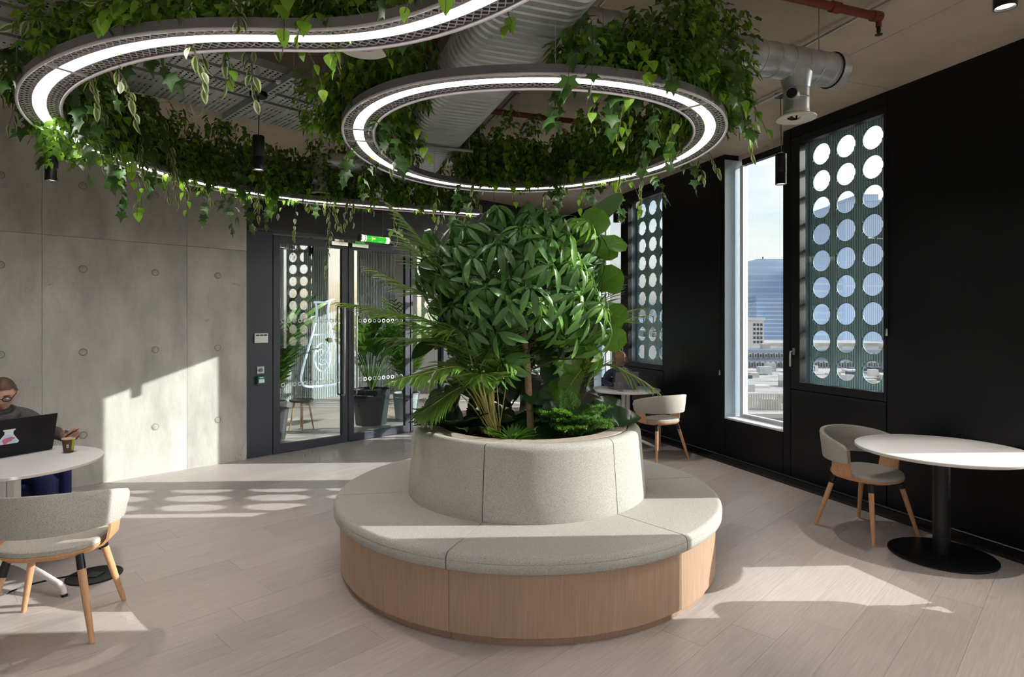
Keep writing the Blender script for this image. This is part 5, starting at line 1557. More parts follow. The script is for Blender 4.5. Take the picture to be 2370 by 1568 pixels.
# ------------------------------------------------------------------ areca palms
def frond(path, nl, L, wdt, droop, seed, taper=True, i00=.30):
    r = random.Random(seed); b = MB()
    P = resample([tuple(p) for p in path], .02, False); n = len(P)
    b.tube(P, [.007 * (1 - .8 * i / n) + .0012 for i in range(n)], 6, mi=1)
    i0 = int(n * i00)
    for k in range(nl):
        f = k / (nl - 1); i = min(n - 2, int(i0 + (n - 2 - i0) * f)); d = (P[i + 1] - P[i]).normalized()
        side = d.cross(Vector((0, 0, 1))); side = side.normalized() if side.length > .05 else Vector((1, 0, 0)); upv = side.cross(d)
        l = L * (math.sin(math.pi * (.18 + .74 * f)) if taper else 1) * r.uniform(.85, 1.1)
        for s in (1, -1):
            dv = (d * (.55 + .5 * f) + side * s * .85 + upv * .18 + Vector((0, 0, -.10)) + Vector((r.uniform(-.08, .08),) * 3)).normalized()
            V, F, MI = tpl([(0, .3), (.2, .95), (.55, 1), (.85, .5), (1, 0)], l, wdt, .35, droop, 2)
            b.add([Matrix.Translation(P[i]) @ basis(dv, upv) @ Vector(v) for v in V], F, 0)
    return b
pm = thing('areca_palm', 'areca palm with yellow canes and feathery fronds at the left of the planter', 'palm', (-.12, 4.12, .84))
tips = [((-.80, 3.95, 2.38), 1.0), ((-.98, 4.05, 1.98), .9), ((-1.12, 3.9, 1.74), .9), ((-.70, 3.65, 1.62), .8), ((-.72, 3.55, 1.26), .7), ((-.55, 4.6, 2.2), .9), ((-.35, 4.5, 2.35), .9), ((-.62, 3.85, 1.0), .6), ((-.9, 4.3, 1.5), .8), ((-.55, 3.78, 2.05), .8), ((-.85, 4.45, 2.28), .9)]
for k, (tp, s) in enumerate(tips):
    b0 = Vector((-.12 + rng.uniform(-.06, .05), 4.10 + rng.uniform(-.06, .05), .84)); tp = Vector(tp)
    m1 = b0.lerp(tp, .35) + Vector((.05, 0, .30 * s + .10)); m2 = b0.lerp(tp, .75) + Vector((0, 0, .20 * s))
    fb_ = frond([b0, m1, m2, tp], 34, .34 * (.7 + .3 * s), .0125, .30, 100 + k)
    o = fb_.build('frond', [LF_PALM, LF_PALMY], pm, smooth=True)
for k in range(17):
    b0 = Vector((-.10 + rng.uniform(-.032, .032), 4.03 + rng.uniform(-.035, .035), .835)); a = rng.uniform(-.5, 1) 
    e_ = b0 + Vector((rng.uniform(-.36, .10), rng.uniform(-.12, .08), rng.uniform(.38, .72)))
    b = MB(); b.tube([b0, b0.lerp(e_, .5) + Vector((.02, 0, .02)), e_], [.0042, .0035, .0022], 6); b.build('cane', LF_PALMY, pm, smooth=True)
for k in range(7):
    b0 = Vector((-.12, 4.03, .84)); e_ = Vector((-.32 + .045 * k, 3.82 + rng.uniform(-.05, .1), 1.42 + rng.uniform(-.25, .15)))
    frond([b0, b0.lerp(e_, .5) + Vector((-.03, 0, .12)), e_, e_ + Vector((-.1 + .03 * k, -.05, -.04))], 14, .26, .008, .3, 200 + k, i00=.62).build('frond', [LF_PALM, LF_PALMY], pm, smooth=True)
pm2 = thing('areca_palm', 'dark feathery palm at the right rear of the planter behind the fig leaves', 'palm', (.42, 4.5, .84))
for k, tp in enumerate([(1.02, 4.45, 1.66), (1.0, 4.6, 1.72), (.85, 4.7, 1.9), (.72, 4.9, 1.6), (1.05, 4.25, 1.10), (.1, 4.85, 1.9), (-.3, 4.8, 1.5), (-.5, 4.7, 1.2)]):
    b0 = Vector((.42, 4.5, .84)); tp = Vector(tp)
    frond([b0, b0.lerp(tp, .35) + Vector((0, 0, .35)), b0.lerp(tp, .75) + Vector((0, 0, .18)), tp], 22, .24, .009, .3, 300 + k).build('frond', [LF_PALM, LF_PALMY], pm2, smooth=True)

# ------------------------------------------------------------------ fiddle leaf fig, banana leaf, dark broad leaves
fig = thing('fiddle_leaf_fig', 'fiddle leaf fig with big rounded leaves at the right of the planter', 'plant', (.40, 4.38, .84))
b = MB(); b.tube([(.40, 4.38, .83), (.46, 4.38, 1.3), (.52, 4.36, 1.8), (.54, 4.38, 2.15)], [.016, .014, .011, .006], 8); b.build('stem', BARK_D, fig, smooth=True)
def fig_leaf():
    T = tpl(FIDDLE, .30, .105, .12, .22, 4, wave=.16); b = MB(); b.add(T[0], T[1], 0)
    mid = [(0, t * .30, -.22 * .30 * t * t + .0015) for t in (0, .2, .4, .6, .8, .97)]
    b.tube(mid, [.004, .0035, .003, .0025, .002, .001], 4, mi=1)
    for t in (.2, .34, .48, .62, .76, .88):
        for s in (1, -1):
            w = .075 if t > .5 else .05
            b.tube([(0, t * .30, -.066 * t * t + .002), (s * w * .6, (t + .08) * .30, -.066 * (t + .08) ** 2 + .12 * w * .6 + .003), (s * w, (t + .13) * .30, -.066 * (t + .13) ** 2 + .12 * w + .002)], [.0016, .0012, .0006], 3, mi=1)
    me = bpy.data.meshes.new('fig_leaf'); me.from_pydata(b.v, [], b.f); me.materials.append(LF_FIG); me.materials.append(VEIN)
    me.polygons.foreach_set('material_index', b.m); me.polygons.foreach_set('use_smooth', [True] * len(b.f)); me.update(); return me
ME_FIG = fig_leaf()
figs = [(.56, 2.17, .1, 1), (.66, 2.06, .7, 1), (.60, 1.86, .5, 1), (.62, 1.72, .0, 1), (.70, 1.76, -.2, 1), (.64, 1.62, -.4, .9), (.44, 1.50, -.9, .9), (.40, 1.42, -1.2, .8), (.34, 1.36, -1.0, .8), (.38, 1.26, -1.4, .8), (.36, 1.18, -1.2, .8), (.48, 2.2, .9, .9), (.44, 1.95, .4, .9), (.74, 1.92, .2, .9), (.70, 1.66, .1, .9), (.34, 1.08, -1.0, .8)]
for k, (x, z, el, s) in enumerate(figs):
    p = Vector((.50 + rng.uniform(-.03, .03), 4.36 + rng.uniform(-.1, .05), z - .10)); q = Vector((x + (.10 if z > 1.55 else -.04), 4.22 + rng.uniform(-.12, .22), z + .08 * el))
    d = (q - p).normalized() + Vector((.25 if z > 1.55 else -.1, -.1, el * .8)); o = link(ME_FIG, 'leaf', fig)
    o.matrix_local = MW[fig.name].inverted() @ leaf_matrix(p + d.normalized() * .06, d, Vector((.1, -.9, .5)) + rvec(.35), s * rng.uniform(.85, 1.1))
    b = MB(); b.tube([(.50, 4.37, z - .12), tuple(p + d.normalized() * .065)], .004, 5); b.build('petiole', STEM, fig)
ban = thing('banana_plant', 'single large upright banana leaf rising above the planter at right', 'plant', (.30, 4.55, .84))
b = MB(); b.tube(resample([(.30, 4.55, .84), (.34, 4.52, 1.5), (.42, 4.48, 2.1), (.50, 4.42, 2.32)], .08, False), [.014 - .0008 * i for i in range(len(resample([(.30, 4.55, .84), (.34, 4.52, 1.5), (.42, 4.48, 2.1), (.50, 4.42, 2.32)], .08, False)))], 8); b.build('stem', LF_PALM, ban, smooth=True)
Tb = tpl([(0, .3), (.08, .8), (.25, 1), (.5, 1), (.75, .85), (.92, .5), (1, .05)], .44, .075, .35, .10, 6)
ME_BAN = as_mesh(MB().add(Tb[0], Tb[1]), 'banana_leaf', [LF_BAN])
o = link(ME_BAN, 'leaf', ban); o.matrix_local = MW[ban.name].inverted() @ leaf_matrix(Vector((.46, 4.42, 2.28)), (.85, -.15, .62), (.3, -.9, -.25), 1.0)
o = link(ME_BAN, 'leaf', ban); o.matrix_local = MW[ban.name].inverted() @ leaf_matrix(Vector((.40, 4.5, 1.9)), (.3, .5, .8), (-.3, -.9, .25), .9)
ME_BRD = as_mesh(MB().add(*tpl(OVAL, .26, .085, .2, .35, 4, wave=.06)[:2]), 'broad_leaf', [mat('glossy_dark_leaf', (.022, .062, .024), .18, var=.25, vscale=5, rnd=.2, spec=.8)])
brd = thing('philodendron', 'glossy dark broad-leaved plant at the right rim of the planter', 'plant', (.38, 4.25, .84))
for k in range(24):
    a = R(-150 + 300 * k / 23) ; e = rng.uniform(.1, 1.1); b0 = Vector((.40, 4.24, .84)); d = Vector((math.sin(a) * .7 + .02, -math.cos(a) * .6, e)).normalized()
    p = b0 + d * rng.uniform(.12, .34); o = link(ME_BRD, 'leaf', brd)
    o.matrix_local = MW[brd.name].inverted() @ leaf_matrix(p, Vector((d.x, d.y, rng.uniform(-.35, .45))), Vector((rng.uniform(-.3, .3), -.6, .8)), rng.uniform(.7, 1.15))
    b = MB(); b.tube([b0, b0.lerp(p, .6) + Vector((0, 0, .03)), p], .0035, 5); b.build('petiole', LF_PALM, brd)
ME_CRK = as_mesh(MB().add(*tpl(LANCE, .26, .040, .35, .45, 4, wave=.25)[:2]), 'crinkled_leaf', [LF_DARK])
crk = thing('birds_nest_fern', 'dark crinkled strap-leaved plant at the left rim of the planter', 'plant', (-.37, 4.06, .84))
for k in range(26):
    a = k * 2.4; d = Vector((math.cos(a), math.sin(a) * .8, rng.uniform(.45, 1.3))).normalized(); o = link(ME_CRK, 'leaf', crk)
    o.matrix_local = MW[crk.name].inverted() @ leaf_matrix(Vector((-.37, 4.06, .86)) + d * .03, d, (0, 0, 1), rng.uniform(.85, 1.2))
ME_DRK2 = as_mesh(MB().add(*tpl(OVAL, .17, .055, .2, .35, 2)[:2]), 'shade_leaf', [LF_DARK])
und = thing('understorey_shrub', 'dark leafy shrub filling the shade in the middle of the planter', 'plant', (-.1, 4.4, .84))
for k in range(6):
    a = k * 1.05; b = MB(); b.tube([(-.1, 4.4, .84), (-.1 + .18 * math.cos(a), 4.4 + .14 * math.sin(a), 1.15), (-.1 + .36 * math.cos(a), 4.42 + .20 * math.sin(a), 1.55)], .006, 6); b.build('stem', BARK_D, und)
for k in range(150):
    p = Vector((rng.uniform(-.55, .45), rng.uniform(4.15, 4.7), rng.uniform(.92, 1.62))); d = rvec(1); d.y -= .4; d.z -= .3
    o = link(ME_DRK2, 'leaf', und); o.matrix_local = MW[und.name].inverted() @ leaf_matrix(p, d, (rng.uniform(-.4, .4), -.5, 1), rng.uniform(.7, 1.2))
# bright asparagus fern and the small tufted bush
fern = thing('asparagus_fern', 'bright green lacy fern at the front right of the planter', 'plant', (.38, 4.02, .84))
def lace(seed, L):
    r = random.Random(seed); b = MB(); n = 22
    P = [Vector((0, L * i / n, .30 * L * math.sin(1.5 * i / n) - .32 * L * (i / n) ** 2.2)) for i in range(n + 1)]
    b.tube(P, [.0022 * (1 - i / n) + .0006 for i in range(n + 1)], 4)
    for i in range(3, n):
        w = .42 * L * math.sin(math.pi * (.12 + .84 * i / n)) ** .8
        for s in (1, -1):
            d = Vector((s * .9, .45, -.05)).normalized(); m = 7
            for q in range(m):
                c = P[i] + d * (w * (q + 1) / m * .6)
                for s2 in (1, -1):
                    dv = Vector((d.x * .5 + s2 * .4 * s, .75 * (1 if s2 > 0 else .1), r.uniform(-.1, .2)))
                    V, F, MI = tpl([(0, .5), (.5, 1), (1, 0)], .020, .0035, .2, .2, 2)
                    b.add([Matrix.Translation(c) @ basis(dv, (0, 0, 1)) @ Vector(v) for v in V], F)
    return as_mesh(b, 'fern_frond', [LF_FERN])
LACE = [lace(1, .26), lace(2, .22)]
for k in range(38):
    a = R(rng.uniform(0, 360)); d = Vector((math.cos(a), math.sin(a) * .8 - .35, rng.uniform(.3, 1.4))).normalized(); o = link(LACE[k % 2], 'frond', fern)
    o.matrix_local = MW[fern.name].inverted() @ leaf_matrix(Vector((.40, 3.96, .86)), d, (0, 0, 1), rng.uniform(.85, 1.25))
b = MB(); b.tube(resample([(.36, 4.0, .85), (.38, 3.98, 1.05), (.40, 3.95, 1.22), (.44, 3.93, 1.25)], .03, False), .0018, 5); b.build('tall_shoot', LF_FERN, fern)
bush = thing('tufted_bush', 'small round tuft of green leaves at the front of the planter', 'plant', (0, 3.80, .84))
ME_TUFT = as_mesh(MB().add(*tpl([(0, .5), (.4, 1), (1, 0)], .085, .006, .3, .6, 2)[:2]), 'tuft_blade', [LF_BUSH])
for k in range(230):
    a = rng.random() * 6.283; d = Vector((math.cos(a), math.sin(a), rng.uniform(.3, 2.2))).normalized(); o = link(ME_TUFT, 'blade', bush)
    r0 = rng.random() * .05
    o.matrix_local = MW[bush.name].inverted() @ leaf_matrix(Vector((.0 + r0 * math.cos(a), 3.80 + r0 * math.sin(a), .85)), d, (0, 0, 1), rng.uniform(1.2, 2.1))
# ================================================================== exit sign over the doors
es_ = thing('exit_sign', 'glowing tubular exit sign with green bands and yellow running man over the doors', 'exit sign', LP(1.58, .25, 2.70))
EX = Matrix.Translation(LP(1.58, .25, 2.70)) @ Matrix(((u_.x, 0, r_.x, 0), (u_.y, 0, r_.y, 0), (0, 1, 0, 0), (0, 0, 0, 1)))   # x along, y up, z to room
def etube(x0, x1, r, m, nm, n=24):
    b = MB(); b.tube([EX @ Vector((x0, 0, 0)), EX @ Vector((x1, 0, 0))], r, n); return b.build(nm, m, es_, smooth=True, angle=40)
etube(-.225, -.15, .043, SIGN_W, 'diffuser_end'); etube(.15, .215, .043, SIGN_W, 'diffuser_end')
etube(-.15, .15, .0425, SIGN_G, 'green_band')
etube(-.24, -.222, .047, STEEL, 'end_ring'); etube(-.175, -.168, .046, PLASTIC_B, 'end_ring'); etube(.205, .222, .046, STEEL, 'end_ring')
def wrap(poly, m, nm):
    b = MB(); rr = .0437; v = []
    for x, y in poly:
        a = max(-1.3, min(1.3, y / rr)); v.append(EX @ Vector((x, rr * math.sin(a), rr * math.cos(a))))
    b.add(v, [tuple(range(len(poly)))]); b.build(nm, m, es_)
wrap([(-.105, -.002), (-.075, .028), (-.062, .020), (-.070, .010), (-.020, .010), (-.020, -.008), (-.068, -.008), (-.060, -.020), (-.072, -.030)], SIGN_Y, 'arrow_symbol')
wrap([(.030, -.034), (.110, -.034), (.110, .034), (.030, .034)], SIGN_Y, 'pictogram_field')
def wrap2(poly, nm):
    global SIGN_G
    b = MB(); rr = .0443; v = []
    for x, y in poly:
        a = y / rr; v.append(EX @ Vector((x, rr * math.sin(a), rr * math.cos(a))))
    b.add(v, [tuple(range(len(poly)))]); b.build(nm, SIGN_G, es_)
wrap2([(.066, .030), (.072, .031), (.075, .026), (.071, .021), (.066, .024)], 'runner_head')
wrap2([(.058, .018), (.074, .018), (.078, .004), (.066, .002)], 'runner_body')
wrap2([(.066, .003), (.076, .005), (.092, -.010), (.086, -.015)], 'runner_leg'); wrap2([(.064, .004), (.071, .002), (.062, -.024), (.048, -.028), (.056, -.018)], 'runner_leg')
wrap2([(.074, .016), (.090, .010), (.088, .005), (.074, .010)], 'runner_arm'); wrap2([(.058, .017), (.046, .008), (.050, .003), (.061, .010)], 'runner_arm')
for x in (-.19, .12):
    b = MB(); p = EX @ Vector((x, .04, 0)); b.tube([p, (p.x, p.y, HC)], .003, 6); b.build('hanger_wire', STEEL, es_)
b = MB(); b.tube(resample([EX @ Vector((.22, 0, 0)), EX @ Vector((.27, -.02, 0)), EX @ Vector((.33, -.06, 0)), EX @ Vector((.355, 0, 0)), EX @ Vector((.345, .10, 0)), EX @ Vector((.30, .22, 0)), EX @ Vector((.30, .4, 0))], .02, False), .004, 6); b.build('flex_cable', WHITE_P, es_, smooth=True)

# ================================================================== room beyond the glass doors
def beyond(t, dist, z):
    """point behind the glass: t along the door wall, dist further back"""
    return LP(t, -dist, z)
ns = thing('neon_sign', 'white neon outline of a lab flask holding a brain behind the left glass door', 'neon sign', beyond(1.36, .75, .7))
NS = Matrix.Translation(beyond(1.36, .75, .70)) @ Matrix(((u_.x, 0, r_.x, 0), (u_.y, 0, r_.y, 0), (0, 1, 0, 0), (0, 0, 0, 1)))
def ntube(pts, r, nm, loop=False):
    b = MB(); b.tube([NS @ Vector((x, y, 0)) for x, y in (resample([(x, y, 0) for x, y in pts], .03, False) and [(p.x, p.y) for p in resample([(x, y, 0) for x, y in pts], .03, loop)])], r, 8, loop=loop); b.build(nm, NEON, ns, smooth=True)
ntube([(-.10, 1.18), (-.10, .92), (-.30, .22), (-.30, .06), (-.20, .0), (.20, .0), (.30, .06), (.30, .22), (.10, .92), (.10, 1.18)], .016, 'flask_outline')
ntube([(-.13, 1.18), (.13, 1.18)], .014, 'flask_lip'); ntube([(-.15, .72), (.15, .72)], .011, 'liquid_line')
ntube([(.12 * math.cos(a) , .40 + .20 * math.sin(a)) for a in [2 * math.pi * i / 14 for i in range(14)]], .014, 'brain_outline', True)
ntube([(-.08, .48), (-.01, .52), (.02, .46), (-.04, .42), (.0, .36), (.06, .38)], .010, 'brain_fold'); ntube([(-.06, .32), (.0, .29), (.07, .33), (.08, .44), (.04, .50)], .010, 'brain_fold')
ntube([(.03, .20), (.0, .08), (-.04, .10)], .012, 'brain_stem')
for x in (-.13, .13):
    b = MB(); p = NS @ Vector((x, 1.18, 0)); b.tube([p, (p.x, p.y, HC)], .002, 5); b.build('hanger_wire', STEEL, ns)
def pot_plant(label, x, y, pr, ph, pm_, kind, h, seed, nl=26):
    t = thing('potted_plant', label, 'plant', (x, y, 0), 0, 'plants beyond the glass doors')
    r = random.Random(seed)
    b = MB(); b.lathe([(0, 0), (pr * .78, 0), (pr, ph), (pr * .93, ph), (pr * .9, ph - .04), (0, ph - .04)], (x, y, 0), 36); b.build('pot', pm_, t, smooth=True)
    b = MB(); b.lathe([(0, ph - .03), (pr * .9, ph - .035)], (x, y, 0), 24); b.build('soil', SOIL, t)
    if kind == 'palm':
        for k in range(nl):
            a = k * 2.4; tp = Vector((x + math.cos(a) * h * .45 * r.uniform(.5, 1), y + math.sin(a) * h * .45 * r.uniform(.5, 1), ph + h * r.uniform(.55, 1))); b0 = Vector((x + r.uniform(-.05, .05), y + r.uniform(-.05, .05), ph - .03))
            frond([b0, b0.lerp(tp, .35) + Vector((0, 0, .22 * h)), b0.lerp(tp, .75) + Vector((0, 0, .12 * h)), tp], 16, .24 * h, .011, .3, seed * 50 + k).build('frond', [LF_PALM, LF_PALM], t, smooth=True)
    else:
        for k in range(nl):
            a = k * 2.4; d = Vector((math.cos(a), math.sin(a), r.uniform(.4, 1.6))).normalized(); b0 = Vector((x, y, ph - .03)); p = b0 + Vector((d.x * h * .35, d.y * h * .35, h * r.uniform(.3, .8)))
            o = link(ME_BAN if kind == 'banana' else ME_FIG, 'leaf', t); o.matrix_local = MW[t.name].inverted() @ leaf_matrix(p, (d.x, d.y, d.z), (-d.x * .5, -d.y * .5 - .3, .8), r.uniform(1.0, 1.5))
            b = MB(); b.tube([b0, b0.lerp(p, .5) + Vector((0, 0, .05)), p], .006, 5); b.build('stem', LF_PALM, t)
bp = lambda t, d: beyond(t, d, 0)[:2]
pot_plant('tall palm in a dark pot just behind the left glass door', *bp(.72, .95), .22, .42, POT_D, 'palm', 1.35, 1)
pot_plant('broad-leaved plant in a pale round pot behind the left glass door', *bp(1.15, 1.85), .20, .40, POT_W, 'banana', 1.7, 2, 14)
pot_plant('bushy fig in a large charcoal pot behind the right glass door', *bp(2.35, 1.05), .30, .55, POT_D, 'fig', 1.2, 3, 34)
pot_plant('palm in a grey-green pot behind the right glass door', *bp(2.95, .95), .22, .45, POT_W, 'palm', 1.5, 4)
pot_plant('tall banana plant in a charcoal pot deep in the next room', *bp(.3, 2.5), .25, .45, POT_D, 'banana', 1.7, 5, 16)
# slim wooden stool beside the plants
stl = thing('wooden_stool', 'low wooden stool with round seat behind the left glass door', 'stool', (*bp(1.35, 1.35), 0))
c = bp(1.35, 1.35); b = MB(); b.lathe([(0, .42), (.16, .42), (.17, .43), (.17, .45), (0, .455)], (*c, 0), 28); b.build('seat', POT_D, stl, smooth=True)
for k in range(4):
    a = k * math.pi / 2 + .4; b = MB(); b.tube([(c[0] + .10 * math.cos(a), c[1] + .10 * math.sin(a), .42), (c[0] + .17 * math.cos(a), c[1] + .17 * math.sin(a), 0)], [.016, .011], 8); b.build('leg', OAK, stl, smooth=True)
# pale ribbed partition and a glass screen in the next room
m = MB(); m.box((1.9, -4.6, 0), (5.2, -4.5, HC), M=MLEFT); pw = struct('wall_partition', m, POT_W)
for k in range(80):
    b = MB(); b.box((1.92 + .041 * k, -4.5, 0.0), (1.945 + .041 * k, -4.482, HC), M=MLEFT); b.build('rib', POT_W, pw)
m = MB(); m.box((-3.0, -3.6, 0), (1.2, -3.5, HC), M=MLEFT); struct('wall_white_partition', m, WHITE_M)

# ================================================================== city outside
CITY_G = -38.0
def bmat(name, c1, c2, sx, sz, mort=.15, rough=.4):
    m = bpy.data.materials.new(name); m.use_nodes = True; t = m.node_tree; N = t.nodes; b = N['Principled BSDF']; b.inputs['Roughness'].default_value = rough
    tc = N.new('ShaderNodeTexCoord'); mp = N.new('ShaderNodeMapping'); mp.inputs['Rotation'].default_value = (R(90), 0, 0)
    cmb = N.new('ShaderNodeCombineXYZ'); sp_ = N.new('ShaderNodeSeparateXYZ'); ad = N.new('ShaderNodeMath'); ad.operation = 'ADD'
    t.links.new(tc.outputs['Object'], sp_.inputs[0]); t.links.new(sp_.outputs['X'], ad.inputs[0]); t.links.new(sp_.outputs['Y'], ad.inputs[1])
    t.links.new(ad.outputs[0], cmb.inputs['X']); t.links.new(sp_.outputs['Z'], cmb.inputs['Y'])
    br = N.new('ShaderNodeTexBrick'); br.offset = 0; br.inputs['Color1'].default_value = (*c1, 1); br.inputs['Color2'].default_value = (*[x * 1.12 for x in c1], 1); br.inputs['Mortar'].default_value = (*c2, 1)
    br.inputs['Scale'].default_value = 1; br.inputs['Brick Width'].default_value = sx; br.inputs['Row Height'].default_value = sz; br.inputs['Mortar Size'].default_value = mort
    t.links.new(cmb.outputs[0], br.inputs['Vector']); t.links.new(br.outputs['Color'], b.inputs['Base Color'])
    return m
B_GL = bmat('tower_glass_bands', (.42, .55, .74), (.58, .68, .80), 60, 3.6, .5)  # tower colours lightened, with distance haze put into them
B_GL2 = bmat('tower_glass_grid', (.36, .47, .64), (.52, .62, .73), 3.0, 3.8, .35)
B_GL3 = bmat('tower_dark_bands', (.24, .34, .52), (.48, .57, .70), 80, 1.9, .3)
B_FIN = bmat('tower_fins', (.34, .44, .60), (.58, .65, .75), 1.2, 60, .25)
B_WH = mat('white_render', (.72, .70, .66), .7); B_ST = mat('pale_stone', (.55, .52, .47), .8, var=.1, vscale=.3); B_SL = mat('slate_roof', (.16, .19, .26), .6)
B_RF = mat('roof_felt', (.36, .36, .37), .8, var=.15, vscale=.2); B_WIN = mat('far_window', (.08, .10, .14), .2); B_GR = mat('city_ground', (.30, .32, .33), .9, var=.3, vscale=.05)
def zat(y, Z): return 1.63 + (741 - y) * Z / 1395
def xat(px, Z): return (px - 1185) / 1395 * Z
def block(label, x0, x1, y0, y1, top, m, roofm=None, name='tower', base=CITY_G, cap=None, floors=0):
    t = thing(name, label, 'building', ((x0 + x1) / 2, (y0 + y1) / 2, base))
    b = MB(); b.box((x0, y0, base), (x1, y1, top)); b.build('facade', m, t)
    b = MB(); b.box((x0 - .3, y0 - .3, top), (x1 + .3, y1 + .3, top + .8)); b.build('roof', roofm or m, t)
    if cap:
        b = MB(); b.box((x0 + (x1 - x0) * .3, y0 + 3, top + .8), (x0 + (x1 - x0) * .7, y1 - 3, top + .8 + cap)); b.build('plant_room', roofm or m, t)
    return t
g = MB(); g.box((-400, 22, CITY_G - 2), (1200, 1600, CITY_G)); gd = g.build('ground', B_GR); gd['kind'] = 'structure'
# towers (far)
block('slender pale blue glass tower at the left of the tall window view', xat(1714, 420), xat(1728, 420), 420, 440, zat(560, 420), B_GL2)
tw = thing('tower', 'broad blue glass tower with chamfered roof in the tall window view', 'building', (xat(1780, 330), 340, CITY_G))
x0, x1 = xat(1729, 330), xat(1845, 330)
b = MB(); b.add([(x0, 330, CITY_G), (x1, 330, CITY_G), (x1, 370, CITY_G), (x0, 370, CITY_G), (x0, 330, zat(607, 330)), (xat(1752, 330), 330, zat(600, 330)), (x1, 330, zat(600, 330)), (x1, 370, zat(600, 330)), (xat(1752, 330), 370, zat(600, 330)), (x0, 370, zat(607, 330))],
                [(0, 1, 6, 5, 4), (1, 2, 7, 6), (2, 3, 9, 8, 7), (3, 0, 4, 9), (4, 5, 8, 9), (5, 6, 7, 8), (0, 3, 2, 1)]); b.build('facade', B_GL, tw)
b = MB(); b.box((xat(1792, 330), 345, zat(600, 330)), (xat(1793.5, 330), 346, zat(588, 330))); b.build('mast', B_SL, tw)
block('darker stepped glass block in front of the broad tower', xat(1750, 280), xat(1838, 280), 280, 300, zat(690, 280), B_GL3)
lean = thing('tower', 'sloping triangular dark glass block beside the stepped block', 'building', (xat(1735, 275), 280, CITY_G))
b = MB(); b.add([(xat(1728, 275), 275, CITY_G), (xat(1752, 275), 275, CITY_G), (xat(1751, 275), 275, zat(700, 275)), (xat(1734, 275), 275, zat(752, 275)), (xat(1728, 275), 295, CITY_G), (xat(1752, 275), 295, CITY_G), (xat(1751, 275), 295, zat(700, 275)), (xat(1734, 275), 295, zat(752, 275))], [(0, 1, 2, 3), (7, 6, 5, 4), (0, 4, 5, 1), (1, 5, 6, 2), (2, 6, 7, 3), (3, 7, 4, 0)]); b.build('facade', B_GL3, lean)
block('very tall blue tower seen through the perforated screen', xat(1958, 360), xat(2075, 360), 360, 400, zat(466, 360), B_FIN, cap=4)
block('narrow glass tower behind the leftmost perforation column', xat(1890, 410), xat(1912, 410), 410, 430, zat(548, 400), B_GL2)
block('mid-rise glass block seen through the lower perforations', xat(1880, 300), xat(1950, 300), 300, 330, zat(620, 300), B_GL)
# mid distance: white building and the mansard terrace
wb_ = block('white rendered office block with dark windows in the tall window view', xat(1722, 170), xat(1768, 170), 170, 190, zat(742, 170), B_WH, name='office_block')
for i in range(3):
    for j in range(5):
        b = MB(); px = 1746 + 8 * i; xx = xat(px, 170); zz = zat(752 + 10 * j, 170); b.box((xx - .3, 169.9, zz - .35), (xx + .3, 170.0, zz + .35)); b.build('window', B_WIN, wb_)
for j in range(4):
    b = MB(); xx = xat(1731, 170); zz = zat(757 + 12 * j, 170); b.tube([(xx - .6, 169.9, zz + .5), (xx, 169.9, zz), (xx - .6, 169.9, zz - .5)], .06, 4); b.build('chevron', B_SL, wb_)
ms = thing('mansard_terrace', 'long stone terrace with slate mansard roof and rows of dormer windows', 'building', (xat(1800, 130), 135, CITY_G))
mx0, mx1 = xat(1640, 130), xat(2120, 130)
b = MB(); b.box((mx0, 130, CITY_G), (mx1, 146, zat(872, 130))); b.build('stone_wall', B_ST, ms)
b = MB(); b.add([(mx0, 130, zat(872, 130)), (mx1, 130, zat(872, 130)), (mx1, 133, zat(812, 130)), (mx0, 133, zat(812, 130)), (mx0, 146, zat(872, 130)), (mx1, 146, zat(872, 130)), (mx1, 143, zat(812, 130)), (mx0, 143, zat(812, 130))], [(0, 1, 2, 3), (3, 2, 6, 7), (7, 6, 5, 4), (1, 5, 6, 2), (4, 0, 3, 7)]); b.build('mansard_roof', B_SL, ms)
b = MB(); b.box((mx0, 129.6, zat(874, 130)), (mx1, 130.2, zat(866, 130))); b.build('cornice', B_WH, ms)
for i in range(38):
    px = 1646 + 12.4 * i; xx = xat(px, 130)
    for (y, h, w_d) in ((846, .65, .32), (825, .5, .26)):
        zz = zat(y, 130); off = 130 + (zat(872, 130) - zz) * -.55
        b = MB(); b.box((xx - w_d, off - .35, zz - h), (xx + w_d, off + 1.5, zz + h)); o = b.build('dormer', B_ST, ms); sub(ms, o)
        b = MB(); b.box((xx - w_d * .6, off - .42, zz - h * .75), (xx + w_d * .6, off - .34, zz + h * .7)); b.build('pane', B_WIN, o)
    b = MB(); zz = zat(880, 130); b.box((xx - .28, 129.93, zz - .45), (xx + .28, 130.02, zz + .45)); b.build('window', B_WIN, ms)
for i in range(9):
    b = MB(); xx = xat(1660 + 55 * i, 138); b.box((xx - .9, 137, zat(815, 130)), (xx + .9, 138.4, zat(800, 130))); b.build('chimney', B_ST, ms)
block('pale stone block standing behind the mansard terrace', xat(1690, 200), xat(2080, 200), 200, 225, zat(800, 200), B_ST, B_RF, name='office_block')
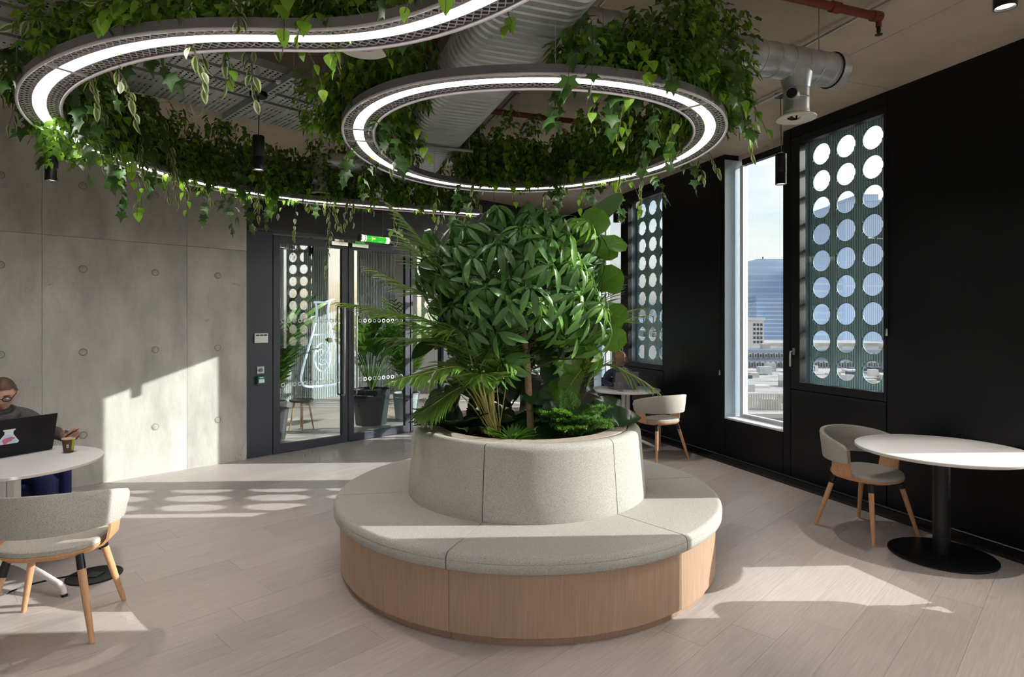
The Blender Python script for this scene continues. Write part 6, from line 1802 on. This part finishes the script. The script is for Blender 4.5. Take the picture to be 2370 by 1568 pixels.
# low roofs in front
rng = random.Random(77)
for i, (pa, pb_, Z, D, y, m) in enumerate(((1600, 2250, 85, 30, 893, B_RF), (1560, 2300, 52, 20, 918, B_RF), (1500, 2350, 34, 12, 968, B_RF))):
    rt = thing('roof_terrace', ('flat grey roofs crowded with plant units, furthest strip', 'flat grey roofs with vents and railings, middle strip', 'nearest roof terrace with slatted screen outside the window')[i], 'roof', (xat(1800, Z), Z + D / 2, CITY_G))
    zt = zat(y, Z); b = MB(); b.box((xat(pa, Z), Z, CITY_G), (xat(pb_, Z), Z + D, zt)); b.build('roof_slab', m, rt)
    b = MB(); b.box((xat(pa, Z), Z, zt), (xat(pb_, Z), Z + .3, zt + .25)); b.build('parapet', B_WH, rt)
    for k in range(46 if i < 2 else 10):
        xx = rng.uniform(xat(pa, Z), xat(pb_, Z)); yy = Z + rng.uniform(1.5, D - 2); s = rng.uniform(.3, 1.1) * Z / 85 * 1.3; h = rng.uniform(.3, 1.3) * Z / 85 * 1.3
        b = MB(); b.box((xx - s, yy - s * .7, zt), (xx + s, yy + s * .7, zt + h)); b.build('plant_unit', rng.choice((B_WH, B_ST, B_RF, GALV, B_WIN)), rt)
    if i == 2:
        zz = zat(925, Z); n = 150
        for k in range(n):
            xx = xat(pa, Z + 3) + (xat(pb_, Z + 3) - xat(pa, Z + 3)) * k / n
            b = MB(); b.box((xx, Z + 3, zt), (xx + .09, Z + 3.06, zz - .08)); b.build('screen_slat', B_ST, rt)
        b = MB(); b.box((xat(pa, Z + 3), Z + 2.95, zz - .08), (xat(pb_, Z + 3), Z + 3.12, zz)); b.build('screen_rail', B_WH, rt)
# far skyline low on the horizon, seen through the further windows
for k in range(26):
    px = 1370 + 11 * k; Z = 560; y = 735 - 26 * rng.random() ** 2
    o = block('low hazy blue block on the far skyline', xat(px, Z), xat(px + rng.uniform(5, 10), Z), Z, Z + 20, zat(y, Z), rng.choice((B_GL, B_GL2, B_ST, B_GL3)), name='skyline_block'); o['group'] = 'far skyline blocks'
for row, Z in enumerate((450, 390, 340, 300)):
    px = 1366 + 4 * row
    for k in range(9):
        wd_ = rng.uniform(10, 26); y = 752 + 8 * row + rng.uniform(0, 12)
        o = block('low pale rooftop block between the window and the skyline', xat(px, Z), xat(px + wd_, Z), Z, Z + 14, zat(y, Z), rng.choice((B_ST, B_WH, B_RF)), name='rooftop_block'); o['group'] = 'pale rooftop blocks'
        px += wd_ + 8
